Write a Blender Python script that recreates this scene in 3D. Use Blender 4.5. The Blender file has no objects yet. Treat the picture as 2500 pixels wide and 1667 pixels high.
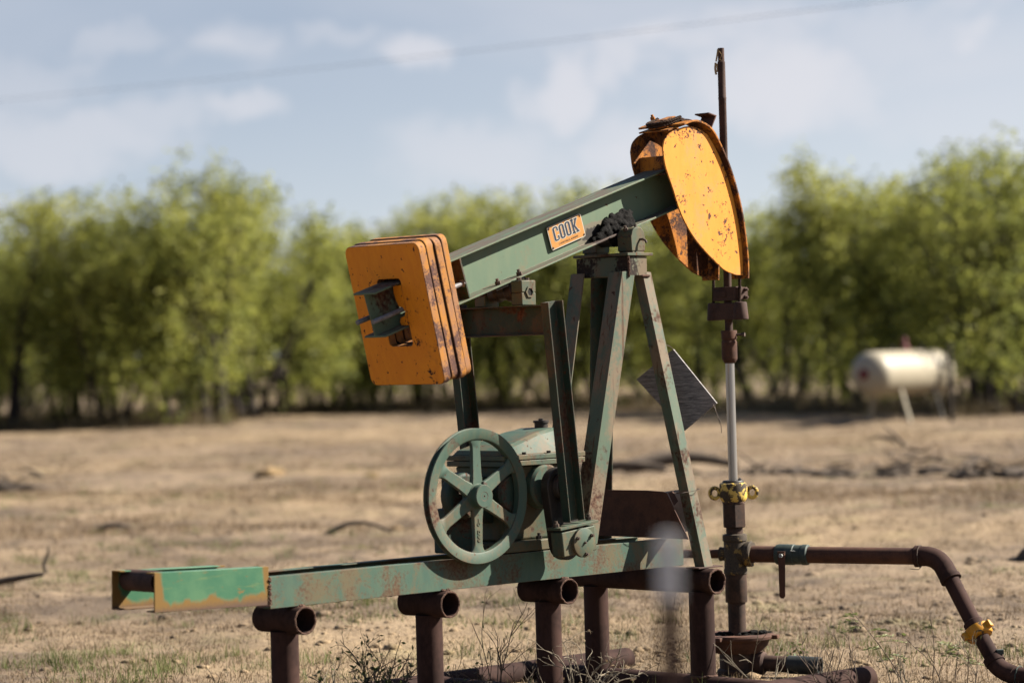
import bpy, bmesh, math, random
import numpy as np
from mathutils import Vector as V, Matrix
random.seed(7); rng = np.random.default_rng(11)
PI = math.pi
S = bpy.context.scene
COL = S.collection

# ------------------------------------------------------------------ helpers
def link(o, parent=None):
    COL.objects.link(o)
    if parent is not None: o.parent = parent
    return o
def empty(name, loc=(0, 0, 0), rz=0.0):
    o = bpy.data.objects.new(name, None); o.empty_display_size = .2
    o.location = loc; o.rotation_euler = (0, 0, rz)
    return link(o)
def tag(o, label=None, cat=None, group=None, kind=None):
    for k, v in (('label', label), ('category', cat), ('group', group), ('kind', kind)):
        if v: o[k] = v
    return o

class B:
    """collects shapes into one bmesh"""
    def __init__(s): s.bm = bmesh.new()
    def face(s, vs):
        try: return s.bm.faces.new(vs)
        except ValueError: return None
    def loft(s, rings, close=True, caps=True):
        R = [[s.bm.verts.new(p) for p in r] for r in rings]
        n = len(R[0])
        for a, b in zip(R, R[1:]):
            for i in range(n if close else n - 1):
                j = (i + 1) % n
                s.face((a[i], a[j], b[j], b[i]))
        if caps and close:
            s.face(list(reversed(R[0]))); s.face(R[-1])
        return R
    def sweep(s, p0, p1, A, Bv, poly, poly1=None):
        p0, p1, A, Bv = V(p0), V(p1), V(A), V(Bv)
        poly1 = poly1 or poly
        s.loft([[p0 + A * a + Bv * b for a, b in poly], [p1 + A * a + Bv * b for a, b in poly1]])
    def box(s, c, d, X=(1, 0, 0), Y=(0, 1, 0)):
        X, Y = V(X).normalized(), V(Y).normalized(); Z = X.cross(Y)
        c = V(c); h = [k / 2 for k in d]
        q = [(-h[0], -h[1]), (h[0], -h[1]), (h[0], h[1]), (-h[0], h[1])]
        s.loft([[c + X * a + Y * b + Z * z for a, b in q] for z in (-h[2], h[2])])
    def prism(s, poly, y0, y1):               # poly in (x,z), extruded along y
        s.loft([[V((x, y, z)) for x, z in poly] for y in (y0, y1)])
    def frame(s, d):
        d = V(d).normalized(); a = V((0, 0, 1)) if abs(d.z) < .9 else V((1, 0, 0))
        u = d.cross(a).normalized(); return u, d.cross(u).normalized(), d
    def cyl(s, p0, p1, r, r1=None, seg=24, caps=True):
        p0, p1 = V(p0), V(p1); u, w, d = s.frame(p1 - p0); r1 = r if r1 is None else r1
        ring = lambda p, q: [p + (u * math.cos(t) + w * math.sin(t)) * q for t in [2 * PI * i / seg for i in range(seg)]]
        s.loft([ring(p0, r), ring(p1, r1)], caps=caps)
    def lathe(s, prof, o, axis=(0, 0, 1), seg=32, caps=True):   # prof: (r, h)
        o = V(o); u, w, d = s.frame(axis)
        s.loft([[o + d * h + (u * math.cos(t) + w * math.sin(t)) * r for t in [2 * PI * i / seg for i in range(seg)]] for r, h in prof], caps=caps)
    def hollow(s, p0, p1, ro, ri, seg=32):
        p0, p1 = V(p0), V(p1); u, w, d = s.frame(p1 - p0)
        ring = lambda p, q: [p + (u * math.cos(t) + w * math.sin(t)) * q for t in [2 * PI * i / seg for i in range(seg)]]
        s.loft([ring(p0, ri), ring(p0, ro), ring(p1, ro), ring(p1, ri), ring(p0, ri)], caps=False)
    def tube(s, pts, r, seg=12, closed=False, taper=None):
        pts = [V(p) for p in pts]; n = len(pts); rings = []
        u = None
        for i, p in enumerate(pts):
            if closed: d = pts[(i + 1) % n] - pts[i - 1]
            else: d = pts[min(i + 1, n - 1)] - pts[max(i - 1, 0)]
            d.normalize()
            if u is None: u, w, _ = s.frame(d)
            else:
                u = (u - d * u.dot(d)).normalized(); w = d.cross(u)
            rr = r if taper is None else r + (taper - r) * i / (n - 1)
            rings.append([p + (u * math.cos(t) + w * math.sin(t)) * rr for t in [2 * PI * k / seg for k in range(seg)]])
        if closed: rings.append(rings[0])
        s.loft(rings, caps=not closed)
    def hexn(s, p, d, r, h):
        p = V(p); d = V(d).normalized(); s.cyl(p, p + d * h, r, seg=6)
    def bolt(s, p, d, r=.011, stud=True):
        p = V(p); d = V(d).normalized()
        s.hexn(p, d, r, r * 1.1)
        if stud: s.cyl(p + d * r * 1.1, p + d * r * 2.0, r * .55, seg=10)
    def ibeam(s, p0, p1, up, side, D, W, tf, tw):
        d, w, f, t = D / 2, W / 2, tf, tw / 2
        s.sweep(p0, p1, side, up, [(-w, -d), (w, -d), (w, -d + f), (t, -d + f), (t, d - f), (w, d - f), (w, d), (-w, d), (-w, d - f), (-t, d - f), (-t, -d + f), (-w, -d + f)])
    def channel(s, p0, p1, depthdir, flangedir, D, W, t):
        d = D / 2                              # p0,p1 run along the outer face of the web
        s.sweep(p0, p1, flangedir, depthdir, [(0, -d), (W, -d), (W, -d + t * .9), (t, -d + t * 1.3), (t, d - t * 1.3), (W, d - t * .9), (W, d), (0, d)])
    def angle(s, p0, p1, d1, d2, w, t):
        s.sweep(p0, p1, d1, d2, [(0, 0), (w, 0), (w, t), (t, t), (t, w), (0, w)])
    def done(s, name, m, parent=None, bevel=0.0, smooth=35, seg=2):
        bmesh.ops.recalc_face_normals(s.bm, faces=s.bm.faces)
        me = bpy.data.meshes.new(name); s.bm.to_mesh(me); s.bm.free()
        me.materials.append(m)
        if smooth:
            me.polygons.foreach_set('use_smooth', [True] * len(me.polygons))
            me.set_sharp_from_angle(angle=math.radians(smooth))
        o = link(bpy.data.objects.new(name, me), parent)
        if bevel:
            b = o.modifiers.new('edge', 'BEVEL'); b.width = bevel; b.segments = seg; b.limit_method = 'ANGLE'; b.angle_limit = math.radians(40)
        return o

def fast_mesh(name, verts, faces, m, parent=None, attr=None, smooth=False):
    verts = np.asarray(verts, np.float32).reshape(-1, 3); faces = np.asarray(faces, np.int32)
    k = faces.shape[1]; me = bpy.data.meshes.new(name)
    me.vertices.add(len(verts)); me.vertices.foreach_set('co', verts.ravel())
    me.loops.add(faces.size); me.loops.foreach_set('vertex_index', faces.ravel())
    me.polygons.add(len(faces)); me.polygons.foreach_set('loop_start', np.arange(len(faces), dtype=np.int32) * k)
    me.update(calc_edges=True); me.validate()
    if smooth: me.polygons.foreach_set('use_smooth', [True] * len(me.polygons))
    if attr is not None:
        a = me.attributes.new('tone', 'FLOAT', 'POINT'); a.data.foreach_set('value', np.asarray(attr, np.float32))
    me.materials.append(m)
    return link(bpy.data.objects.new(name, me), parent)

# ------------------------------------------------------------------ node helpers
class N:
    def __init__(s, name):
        s.m = bpy.data.materials.new(name); s.m.use_nodes = True; s.t = s.m.node_tree; s.t.nodes.clear()
        s.out = s.n('ShaderNodeOutputMaterial'); s.b = s.n('ShaderNodeBsdfPrincipled'); s.l(s.b.outputs[0], s.out.inputs[0])
        s.tc = s.n('ShaderNodeTexCoord')
    def n(s, k, **kw):
        x = s.t.nodes.new(k)
        for a, v in kw.items(): setattr(x, a, v)
        return x
    def l(s, a, b): s.t.links.new(a, b)
    def put(s, v, i):
        if hasattr(v, 'is_output') or isinstance(v, bpy.types.NodeSocket): s.l(v, i)
        elif isinstance(v, (tuple, list)): i.default_value = tuple(v) + ((1,) if len(v) == 3 and len(i.default_value) == 4 else ())
        else: i.default_value = v
    def coord(s, scale=(1, 1, 1), off=(0, 0, 0), src='Object'):
        mp = s.n('ShaderNodeMapping'); s.l(s.tc.outputs[src], mp.inputs[0]); mp.inputs['Scale'].default_value = scale; mp.inputs['Location'].default_value = off
        return mp.outputs[0]
    def noise(s, scale, detail=5, rough=.6, co=None, dist=0.0):
        x = s.n('ShaderNodeTexNoise'); x.inputs['Scale'].default_value = scale; x.inputs['Detail'].default_value = detail
        x.inputs['Roughness'].default_value = rough; x.inputs['Distortion'].default_value = dist
        s.l(co if co is not None else s.tc.outputs['Object'], x.inputs['Vector'])
        return x.outputs[0]
    def step(s, v, a, b):                       # a->0, b->1
        x = s.n('ShaderNodeMapRange'); x.interpolation_type = 'SMOOTHSTEP'; s.put(v, x.inputs[0]); x.inputs[1].default_value = a; x.inputs[2].default_value = b
        if a > b: x.inputs[1].default_value, x.inputs[2].default_value = b, a; x.inputs[3].default_value, x.inputs[4].default_value = 1, 0
        return x.outputs[0]
    def math(s, op, a, b=0.0):
        x = s.n('ShaderNodeMath', operation=op); s.put(a, x.inputs[0]); s.put(b, x.inputs[1]); return x.outputs[0]
    def mix(s, f, a, b):
        x = s.n('ShaderNodeMix', data_type='RGBA'); s.put(f, x.inputs[0]); s.put(a, x.inputs[6]); s.put(b, x.inputs[7]); return x.outputs[2]
    def bump(s, h, strength=.3, dist=.002):
        x = s.n('ShaderNodeBump'); x.inputs['Strength'].default_value = strength; x.inputs['Distance'].default_value = dist; s.l(h, x.inputs['Height'])
        s.l(x.outputs[0], s.b.inputs['Normal'])
    def edge(s, r=.005, lo=.985, hi=.90):
        bv = s.n('ShaderNodeBevel'); bv.samples = 4; bv.inputs[0].default_value = r
        g = s.n('ShaderNodeNewGeometry'); d = s.n('ShaderNodeVectorMath', operation='DOT_PRODUCT')
        s.l(bv.outputs[0], d.inputs[0]); s.l(g.outputs['Normal'], d.inputs[1])
        return s.step(d.outputs['Value'], lo, hi)
    def sepz(s, src='Object'):
        x = s.n('ShaderNodeSeparateXYZ'); s.l(s.tc.outputs[src], x.inputs[0]); return x.outputs
    def fin(s, col, rough=.6, metal=0.0, spec=.25):
        s.put(col, s.b.inputs['Base Color']); s.put(rough, s.b.inputs['Roughness']); s.put(metal, s.b.inputs['Metallic']); s.b.inputs['Specular IOR Level'].default_value = spec
        return s.m

RUST1, RUST2 = (.16, .075, .04), (.055, .024, .016)
K = .50
def kk(c): return tuple(x * K for x in c)
def worn(name, base, alt, dust=(.30, .22, .13), rust_at=.60, rust_soft=.05, dust_at=.55, sc=6.0, edge=True, spots=.70, off=(0, 0, 0), streak=.0, rough=.5, r1=RUST1, r2=RUST2, edge_col=None):
    kf = 1.45 if name == 'orange_paint' else 1.0
    base, alt, dust, r1, r2 = (kk([v * kf for v in c]) for c in (base, alt, dust, r1, r2)); edge_col = kk(edge_col) if edge_col else None
    n = N(name)
    co = n.coord(off=off)
    big = n.noise(sc, 7, .62, co, .3)
    fine = n.noise(sc * 14, 5, .65, co)
    mid = n.noise(sc * 4, 5, .6, n.coord((1, 1, .35), off), .2)
    c = n.mix(n.step(mid, .35, .65), base, alt)
    d = n.math('ADD', n.math('MULTIPLY', n.noise(sc * 1.3, 6, .65, n.coord((1, 1, .5), (3.1 + off[0], 7.7, 1.9)), .4), .8), n.math('MULTIPLY', fine, .25))
    c = n.mix(n.math('MULTIPLY', n.step(d, dust_at, dust_at + .14), .8), c, dust)
    v = n.math('ADD', n.math('MULTIPLY', big, .75), n.math('MULTIPLY', fine, .27))
    rm = n.step(v, rust_at - rust_soft, rust_at + rust_soft)
    sp = n.step(n.noise(sc * 5.5, 4, .62, n.coord((1, 1, 1), (1.3, 4.4, 9.2))), spots, spots + .025)
    rm = n.math('MAXIMUM', rm, sp)
    if streak:
        st = n.noise(26, 4, .6, n.coord((1, 1, .06), off)); rm = n.math('MAXIMUM', rm, n.math('MULTIPLY', n.step(st, streak, streak + .08), .75))
    rust = n.mix(n.step(fine, .35, .65), r1, r2)
    col = n.mix(rm, c, rust)
    if name == 'beam_paint':
        gm_ = n.coord((1, 1, 1), (.45, 0, -2.06)); sp_ = n.n('ShaderNodeSeparateXYZ'); n.l(gm_, sp_.inputs[0])
        qx = n.math('DIVIDE', sp_.outputs[0], .155); qz = n.math('DIVIDE', sp_.outputs[2], .082)
        dd_ = n.math('ADD', n.math('ADD', n.math('MULTIPLY', qx, qx), n.math('MULTIPLY', qz, qz)), n.math('MULTIPLY', n.math('SUBTRACT', n.noise(16, 4, .6, co), .5), 1.6))
        hl = n.step(dd_, 1.05, .9); col = n.mix(n.math('MULTIPLY', hl, .8), col, kk((.20, .16, .115)))
        col = n.mix(n.step(dd_, .62, .45), col, kk((.03, .024, .02)))
        gn = n.n('ShaderNodeNewGeometry'); sz = n.n('ShaderNodeSeparateXYZ'); n.l(gn.outputs['Normal'], sz.inputs[0])
        tm = n.math('MULTIPLY', n.step(sz.outputs[2], .8, .9), n.step(n.noise(9, 6, .7, n.coord((.6, 6, .6))), .40, .56)); col = n.mix(n.math('MULTIPLY', tm, .85), col, kk((.16, .105, .085))); rm = n.math('MAXIMUM', rm, tm)
    if edge:
        e = n.math('MULTIPLY', n.edge(), n.step(n.noise(30, 4, .6, co), .38, .58))
        col = n.mix(e, col, edge_col or (.09, .05, .035)); rm = n.math('MAXIMUM', rm, n.math('MULTIPLY', e, .6))
    n.bump(n.math('SUBTRACT', n.math('MULTIPLY', fine, .5), n.math('MULTIPLY', rm, .8)), .45, .0015)
    return n.fin(col, n.mix(rm, (rough + .12,) * 3, (.92,) * 3), 0, .2)

def plain(name, c1, c2, sc=20, rough=.8, bump=.3, bd=.002, metal=0.0, spec=.25, stretch=(1, 1, 1), lo=.35, hi=.65):
    c1, c2 = kk(c1), kk(c2)
    n = N(name); co = n.coord(stretch)
    v = n.noise(sc, 7, .65, co, .2); f = n.noise(sc * 9, 4, .6, co)
    n.bump(n.math('ADD', v, n.math('MULTIPLY', f, .5)), bump, bd)
    return n.fin(n.mix(n.step(n.math('ADD', n.math('MULTIPLY', v, .75), n.math('MULTIPLY', f, .25)), lo, hi), c1, c2), rough, metal, spec)

M = {}
GA, GB = (.058, .108, .080), (.082, .128, .088)
M['green'] = worn('green_paint', GA, GB, dust=(.165, .12, .068), rust_at=.625, dust_at=.49, sc=4.5, spots=.66)
M['green_beam'] = worn('beam_paint', (.128, .192, .122), (.148, .204, .127), dust=(.21, .165, .095), rust_at=.645, dust_at=.60, sc=3.5, spots=.70, off=(2.2, .4, 0))
M['green_dusty'] = worn('dusty_green', (.060, .104, .074), (.088, .114, .072), dust=(.155, .112, .058), rust_at=.60, dust_at=.47, sc=5, spots=.66, off=(5, 1, 2))
M['green_leg'] = worn('leg_paint', (.085, .138, .098), (.11, .152, .102), dust=(.24, .16, .10), rust_at=.61, dust_at=.45, sc=4, spots=.67, streak=.60, off=(8, 3, 1))
M['green_dark'] = worn('dark_green_paint', (.022, .05, .036), (.035, .062, .042), dust=(.10, .07, .038), rust_at=.57, dust_at=.50, sc=5, spots=.66, off=(1, 6, 3))
M['green_rail'] = worn('rail_paint', (.058, .118, .086), (.080, .134, .090), dust=(.155, .108, .052), rust_at=.555, rust_soft=.07, dust_at=.50, sc=5.0, spots=.67, off=(3, 2, 8), r1=(.155, .095, .050), r2=(.095, .052, .030))
M['green_oily'] = worn('oil_stained_green', (.11, .15, .10), (.14, .15, .095), dust=(.20, .135, .08), rust_at=.53, rust_soft=.03, dust_at=.46, sc=5, spots=.64, off=(2, 7, 4), r1=(.05, .033, .024), r2=(.022, .016, .013))
M['orange_head'] = worn('yellow_orange_paint', (.85, .325, .030), (.90, .355, .040), dust=(.66, .31, .10), rust_at=.562, rust_soft=.014, dust_at=.515, sc=4.6, spots=.605, off=(.7, 2.1, 4.4), edge=True, rough=.55, r1=(.16, .075, .05), r2=(.10, .042, .03), edge_col=(.10, .045, .03))
M['orange_old'] = worn('rusty_orange_paint', (.60, .225, .02), (.42, .14, .016), dust=(.20, .075, .025), rust_at=.52, rust_soft=.05, dust_at=.50, sc=8, spots=.62, rough=.7, off=(4, 4, 4), r1=(.13, .055, .03), r2=(.04, .018, .012))
M['orange_weight'] = worn('orange_paint', (.80, .27, .012), (.74, .235, .012), dust=(.50, .17, .02), rust_at=.61, rust_soft=.016, dust_at=.60, sc=7, spots=.65, rough=.5, off=(6, 2, 6), r2=(.03, .013, .012), r1=(.07, .028, .02), edge_col=(.16, .07, .05))
M['orange_edge'] = worn('worn_orange_paint', (.52, .21, .025), (.42, .19, .06), dust=(.33, .165, .09), rust_at=.54, rust_soft=.05, dust_at=.47, sc=9, spots=.64, rough=.65, off=(9, 2, 5), r1=(.17, .085, .065), r2=(.10, .05, .04))
M['rust_pipe'] = plain('rusted_pipe_steel', (.068, .034, .026), (.034, .0165, .013), 7, .85, .6, .0014, 0, .12, (1, 1, .6), .40, .60)
M['rust_red'] = plain('reddish_rust', (.13, .055, .03), (.065, .028, .018), 14, .85, .5, .0015)
M['rust_dark_gap_shade'] = plain('dark_rust_and_gap_shade', (.10, .05, .034), (.045, .024, .018), 12, .85, .5, .0015)
M['weld'] = plain('rusty_weld_bead', (.18, .095, .06), (.08, .04, .027), 60, .9, 1.0, .006)
M['dark_iron_leg_shade'] = plain('oily_iron_and_leg_shade', (.045, .034, .026), (.02, .016, .013), 10, .55, .4, .002)
M['bolt'] = plain('weathered_bolt_steel', (.13, .09, .065), (.07, .045, .033), 40, .7, .3, .001)
M['oily_rust'] = plain('oily_brown_iron', (.105, .055, .034), (.03, .020, .015), 8, .7, .5, .002, 0, .2)
M['rod_steel'] = plain('dull_grey_threaded_rod', (.30, .30, .31), (.16, .15, .15), 60, .55, .4, .001)
M['chrome'] = plain('polished_rod_steel', (.62, .60, .57), (.50, .48, .45), 12, .30, .15, .0006, .75, .5, (1, 1, .1))
M['rope'] = plain('greasy_wire_rope', (.075, .04, .026), (.03, .018, .012), 60, .8, .6, .002, 0, .1)
M['black'] = plain('black_bore', (.012, .010, .009), (.006, .005, .005), 20, .9)
M['grease'] = plain('caked_black_grease', (.012, .010, .009), (.004, .0035, .003), 55, .8, 1.0, .006, 0, .08)
M['wood'] = plain('weathered_grey_wood', (.19, .17, .155), (.055, .05, .047), 9, .9, .7, .002, stretch=(1, 1, 1))
M['wire'] = plain('rusty_tie_wire', (.13, .085, .06), (.07, .045, .03), 60, .7)
M['valve_green'] = plain('dull_green_valve_wrap', (.07, .095, .075), (.035, .05, .045), 18, .6, .4, .002)
M['plastic'] = plain('dull_black_fitting', (.05, .055, .05), (.025, .027, .026), 22, .6)
M['white_sheet'] = plain('pale_sheet_metal', (.42, .43, .41), (.30, .30, .28), 8, .6, .2, .001)
M['galv'] = plain('galvanised_post', (.95, .93, .92), (.75, .74, .72), 25, .55, .2, .001)
M['cream'] = plain('cream_tank_paint', (.45, .395, .29), (.38, .33, .24), 2.2, .5, .1, .002, lo=.45, hi=.8)
M['red'] = plain('faded_red_paint', (.22, .04, .04), (.13, .022, .022), 12, .6)
M['navy'] = plain('navy_enamel', (.022, .028, .05), (.03, .036, .06), 40, .45, .05)
M['enamel_w'] = plain('white_enamel', (.58, .54, .45), (.52, .48, .40), 40, .5, .05)
M['enamel_o'] = plain('sign_orange_enamel', (.60, .27, .06), (.54, .235, .045), 16, .5, .1)
M['twig'] = plain('dead_twig', (.20, .15, .105), (.11, .08, .06), 30, .9)
M['twig_pale'] = plain('bleached_twig', (.34, .29, .21), (.25, .20, .14), 30, .9)
M['bark'] = plain('dark_mesquite_bark', (.055, .042, .033), (.028, .022, .018), 6, .95, .8, .01)
M['log'] = plain('dead_branch_bark', (.15, .115, .085), (.07, .052, .04), 8, .95, .8, .008)
M['stone'] = plain('pale_stone', (.40, .27, .13), (.32, .21, .10), 6, .9, .6, .01)
M['cable'] = plain('power_cable', (.06, .06, .065), (.05, .05, .055), 5, .6)

# green channel extension with rust-browned ends and lower edge
n = N('bright_green_paint_rusting'); g = n.sepz('Generated'); nz = n.noise(9, 5, .6, n.coord((1, 1, .6)), .5)
zz = n.math('ADD', g[2], n.math('MULTIPLY', n.math('SUBTRACT', nz, .5), .75))
xx = n.math('ADD', g[0], n.math('MULTIPLY', n.math('SUBTRACT', nz, .5), .12))
m1 = n.math('MAXIMUM', n.step(zz, .36, .22), n.math('MAXIMUM', n.step(xx, .085, .05), n.step(xx, .945, .975)))
m1 = n.math('MAXIMUM', m1, n.step(zz, 1.06, 1.14))
fr = n.noise(120, 4, .6)
m1 = n.math('MAXIMUM', m1, n.math('MULTIPLY', n.step(n.noise(14, 6, .68, n.coord((.7, 1, 1.6), (2, 5, 1)), .4), .60, .66), .8))
c = n.mix(n.step(n.noise(5, 5, .6), .35, .65), (.020, .075, .040), (.042, .100, .050))
c = n.mix(n.math('MULTIPLY', n.step(n.noise(40, 4, .6, n.coord((.15, 1, 1))), .58, .70), .5), c, (.075, .105, .042))
rc = n.mix(n.step(n.math('ADD', g[2], n.math('MULTIPLY', fr, .2)), .12, .36), (.058, .034, .024), (.105, .058, .012))
n.bump(fr, .3, .001)
M['green_ext'] = n.fin(n.mix(m1, c, rc), n.mix(m1, (.5,) * 3, (.85,) * 3))

# chipped yellow over black iron (stuffing box collar, union)
def chipped(name, yel, thr):
    n = N(name); v = n.noise(22, 6, .65, None, .6); f = n.noise(160, 3, .6)
    mk = n.step(n.math('ADD', n.math('MULTIPLY', v, .85), n.math('MULTIPLY', f, .15)), thr, thr + .035)
    col = n.mix(mk, n.mix(n.step(f, .3, .7), (.05, .035, .02), (.02, .016, .012)), yel)
    n.bump(mk, .5, .001)
    return n.fin(col, n.mix(mk, (.75,) * 3, (.5,) * 3))
M['chip_yellow'] = chipped('chipped_yellow_paint', (.44, .30, .065), .50)
M['chip_tee'] = chipped('mostly_lost_yellow_paint', (.16, .098, .022), .56)
M['chip_union'] = chipped('chipped_amber_paint', (.33, .145, .007), .45)

# wood with grain along local board direction
n = N('grey_board_grain'); co = n.coord((3, 3, 40), (0, 0, 0), 'Generated'); v = n.noise(1.6, 6, .65, co, .5); f = n.noise(9, 4, .6, co)
c = n.mix(n.step(n.math('ADD', n.math('MULTIPLY', v, .7), n.math('MULTIPLY', f, .3)), .32, .66), (.05, .047, .046), (.20, .185, .175))
n.bump(v, .6, .002); M['board'] = n.fin(c, .9)

# foliage materials -------------------------------------------------
def leafmat(name, c_dark, c_light, c_pale, trans=.45):
    n = N(name)
    at = n.n('ShaderNodeAttribute'); at.attribute_name = 'tone'
    oi = n.n('ShaderNodeObjectInfo')
    t = n.math('ADD', at.outputs['Fac'], n.math('MULTIPLY', n.math('SUBTRACT', oi.outputs['Random'], .5), .35))
    c = n.mix(n.step(t, .15, .60), c_dark, c_light); c = n.mix(n.step(t, .62, 1.05), c, c_pale)
    n.put(c, n.b.inputs['Base Color']); n.b.inputs['Roughness'].default_value = .6; n.b.inputs['Specular IOR Level'].default_value = .2
    tr = n.n('ShaderNodeBsdfTranslucent'); n.put(c, tr.inputs[0])
    mx = n.n('ShaderNodeMixShader'); mx.inputs[0].default_value = trans
    n.l(n.b.outputs[0], mx.inputs[1]); n.l(tr.outputs[0], mx.inputs[2]); n.l(mx.outputs[0], n.out.inputs[0])
    return n.m
M['leaf'] = leafmat('mesquite_leaves', (.125, .140, .036), (.198, .206, .042), (.275, .270, .066), .58)
M['leaf_sprout'] = leafmat('sprout_leaves', (.05, .066, .015), (.10, .115, .036), (.18, .185, .09), .35)
M['straw'] = leafmat('dry_straw', (.078, .052, .031), (.165, .114, .066), (.27, .198, .118), .25)
M['grass'] = leafmat('green_grass', (.05, .066, .014), (.088, .108, .028), (.15, .15, .055), .35)
M['scrub'] = leafmat('dry_scrub', (.075, .056, .03), (.14, .105, .055), (.20, .155, .085), .2)

# ground -----------------------------------------------------------
n = N('dry_pasture_ground')
a = n.noise(.55, 6, .6, None, .4); b = n.noise(3.2, 6, .65, None, .3); d = n.noise(26, 5, .65); e = n.noise(.12, 4, .55)
sand = n.mix(n.step(b, .35, .66), (.122, .086, .056), (.20, .146, .092))
c = n.mix(n.step(n.math('ADD', n.math('MULTIPLY', a, .55), n.math('MULTIPLY', b, .45)), .47, .57), sand, (.080, .057, .038))
c = n.mix(n.math('MULTIPLY', n.step(d, .54, .66), .7), c, (.05, .034, .021))
c = n.mix(n.math('MULTIPLY', n.step(n.noise(1.1, 5, .6, n.coord(off=(9, 4, 0))), .54, .68), .24), c, (.10, .115, .036))
c = n.mix(n.math('MULTIPLY', n.step(e, .45, .62), .45), c, (.215, .152, .082))
n.bump(n.math('ADD', n.math('MULTIPLY', b, .8), n.math('MULTIPLY', d, .35)), .9, .06)
M['ground'] = n.fin(c, .95, 0, .2)

# ------------------------------------------------------------------ terrain
def vnoise(x, y, seed):
    r = np.random.default_rng(seed); G = r.random((256, 256))
    xi = np.floor(x).astype(int); yi = np.floor(y).astype(int); fx = x - xi; fy = y - yi
    fx = fx * fx * (3 - 2 * fx); fy = fy * fy * (3 - 2 * fy)
    g = lambda i, j: G[i % 256, j % 256]
    return (g(xi, yi) * (1 - fx) + g(xi + 1, yi) * fx) * (1 - fy) + (g(xi, yi + 1) * (1 - fx) + g(xi + 1, yi + 1) * fx) * fy - .5
def gz(x, y):
    x = np.asarray(x, float); y = np.asarray(y, float); r = np.hypot(x, y)
    h = .10 * vnoise(x / 5.3, y / 5.3, 1) + .075 * vnoise(x / 1.3, y / 1.3, 2) +   .048 * vnoise(x / .42, y / .42, 3) + .03 * vnoise(x / .15, y / .15, 4)
    k = np.clip((r - 13.6) / 4, 0.12, 1) * np.clip((160 - r) / 80, 0, 1)
    return h * k - .01
def g1(x, y): return float(gz(np.array([x]), np.array([y]))[0])
ang = np.concatenate([np.linspace(-180, -40, 36, False), np.linspace(-40, -15, 40, False), np.linspace(-15, 15, 420, False), np.linspace(15, 40, 40, False), np.linspace(40, 180, 36, False)])
rad = np.concatenate([[.3, 2, 5, 8, 10, 11.5], np.geomspace(12.2, 110, 360), np.geomspace(125, 3000, 24)])
AA, RR = np.meshgrid(np.radians(ang), rad)
X, Y = RR * np.sin(AA), RR * np.cos(AA)
Zg = gz(X, Y); na, nr = len(ang), len(rad)
idx = np.arange(nr * na).reshape(nr, na)
q = np.stack([idx[:-1], np.roll(idx, -1, 1)[:-1], np.roll(idx, -1, 1)[1:], idx[1:]], -1).reshape(-1, 4)[:, ::-1]
gr = fast_mesh('ground', np.stack([X, Y, Zg], -1), q, M['ground'], smooth=True)
tag(gr, 'dry tan pasture of bare earth and dead grass running back to the trees', 'ground', kind='structure')

# ------------------------------------------------------------------ PUMPJACK
TH = math.radians(44)
PJ = empty('pumpjack', (.843, 13.1, 0), TH)
tag(PJ, 'small green and orange oil pumpjack with tilted beam on rusty pipe stand', 'pumpjack')
YC = .15
def part(b, name, m, parent=PJ, bevel=.0015, **k): return b.done(name, M[m] if isinstance(m, str) else m, parent, bevel, **k)

# --- pipe stand: T heads and posts
def bolts(L, parent, m='bolt', name='bolt'):
    for p, d, r, st in L:
        b = B(); b.bolt(p, d, r, st); part(b, name, m, parent, 0)
def weldring(b, c, axis, r, k=26, s=.006):
    u, w, d = b.frame(axis); c = V(c)
    b.tube([c + (u * math.cos(t) + w * math.sin(t)) * (r + random.uniform(-.0015, .0015)) + d * random.uniform(-.002, .002) for t in [2 * PI * i / k for i in range(k)]], s, 6, True)
for x in (-2.40, -1.61, -.90):
    b = B(); b.hollow((x, -.035, .501), (x, .235, .501), .057, .049, 40)
    h = part(b, 'cross_pipe', 'rust_pipe', bevel=0)
    b = B(); weldring(b, (x, -.033, .501), (0, 1, 0), .053, 34, .0045); part(b, 'cut_rim', 'weld', h, 0)
    b = B()
    for i in range(9): b.lathe([(.002, -.006), (.008, 0), (.002, .006)], (x + random.uniform(-.022, .022), random.uniform(-.012, -.002), .557 + random.uniform(-.004, .004)), (0, 0, 1), 7)
    part(b, 'weld_bead', 'weld', h, 0)
    b = B(); b.cyl((x, .10, -.15), (x, .10, .452), .057, seg=40); part(b, 'post', 'rust_pipe', bevel=0)
b = B(); b.hollow((-.21, -.282, .501), (-.21, .60, .501), .057, .049, 40); h = part(b, 'cross_pipe', 'rust_pipe', bevel=0)
b = B(); weldring(b, (-.21, -.28, .501), (0, 1, 0), .053, 34, .0055); part(b, 'cut_rim', 'weld', h, 0)
for y in (-.185, .48):
    b = B(); b.cyl((-.21, y, -.15), (-.21, y, .452), .057, seg=40); part(b, 'post', 'rust_pipe', bevel=0)
# --- base pipes on the ground
for y in (-.60, .92):
    b = B(); b.hollow((-3.3, y, .022), (.445, y, .022), .057, .049, 40); part(b, 'base_pipe', 'rust_pipe', bevel=0)
for x, yp in ((-2.40, .10), (-1.61, .10), (-.90, .10), (-.21, -.185)):
    b = B(); b.cyl((x, -.58, .020), (x, .90, .020), .055, seg=40); h = part(b, 'base_cross_pipe', 'rust_pipe', bevel=0)
    b = B(); weldring(b, (x, yp, .073), (0, 0, 1), .058, 26, .007); part(b, 'weld_bead', 'weld', h, 0)
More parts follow.
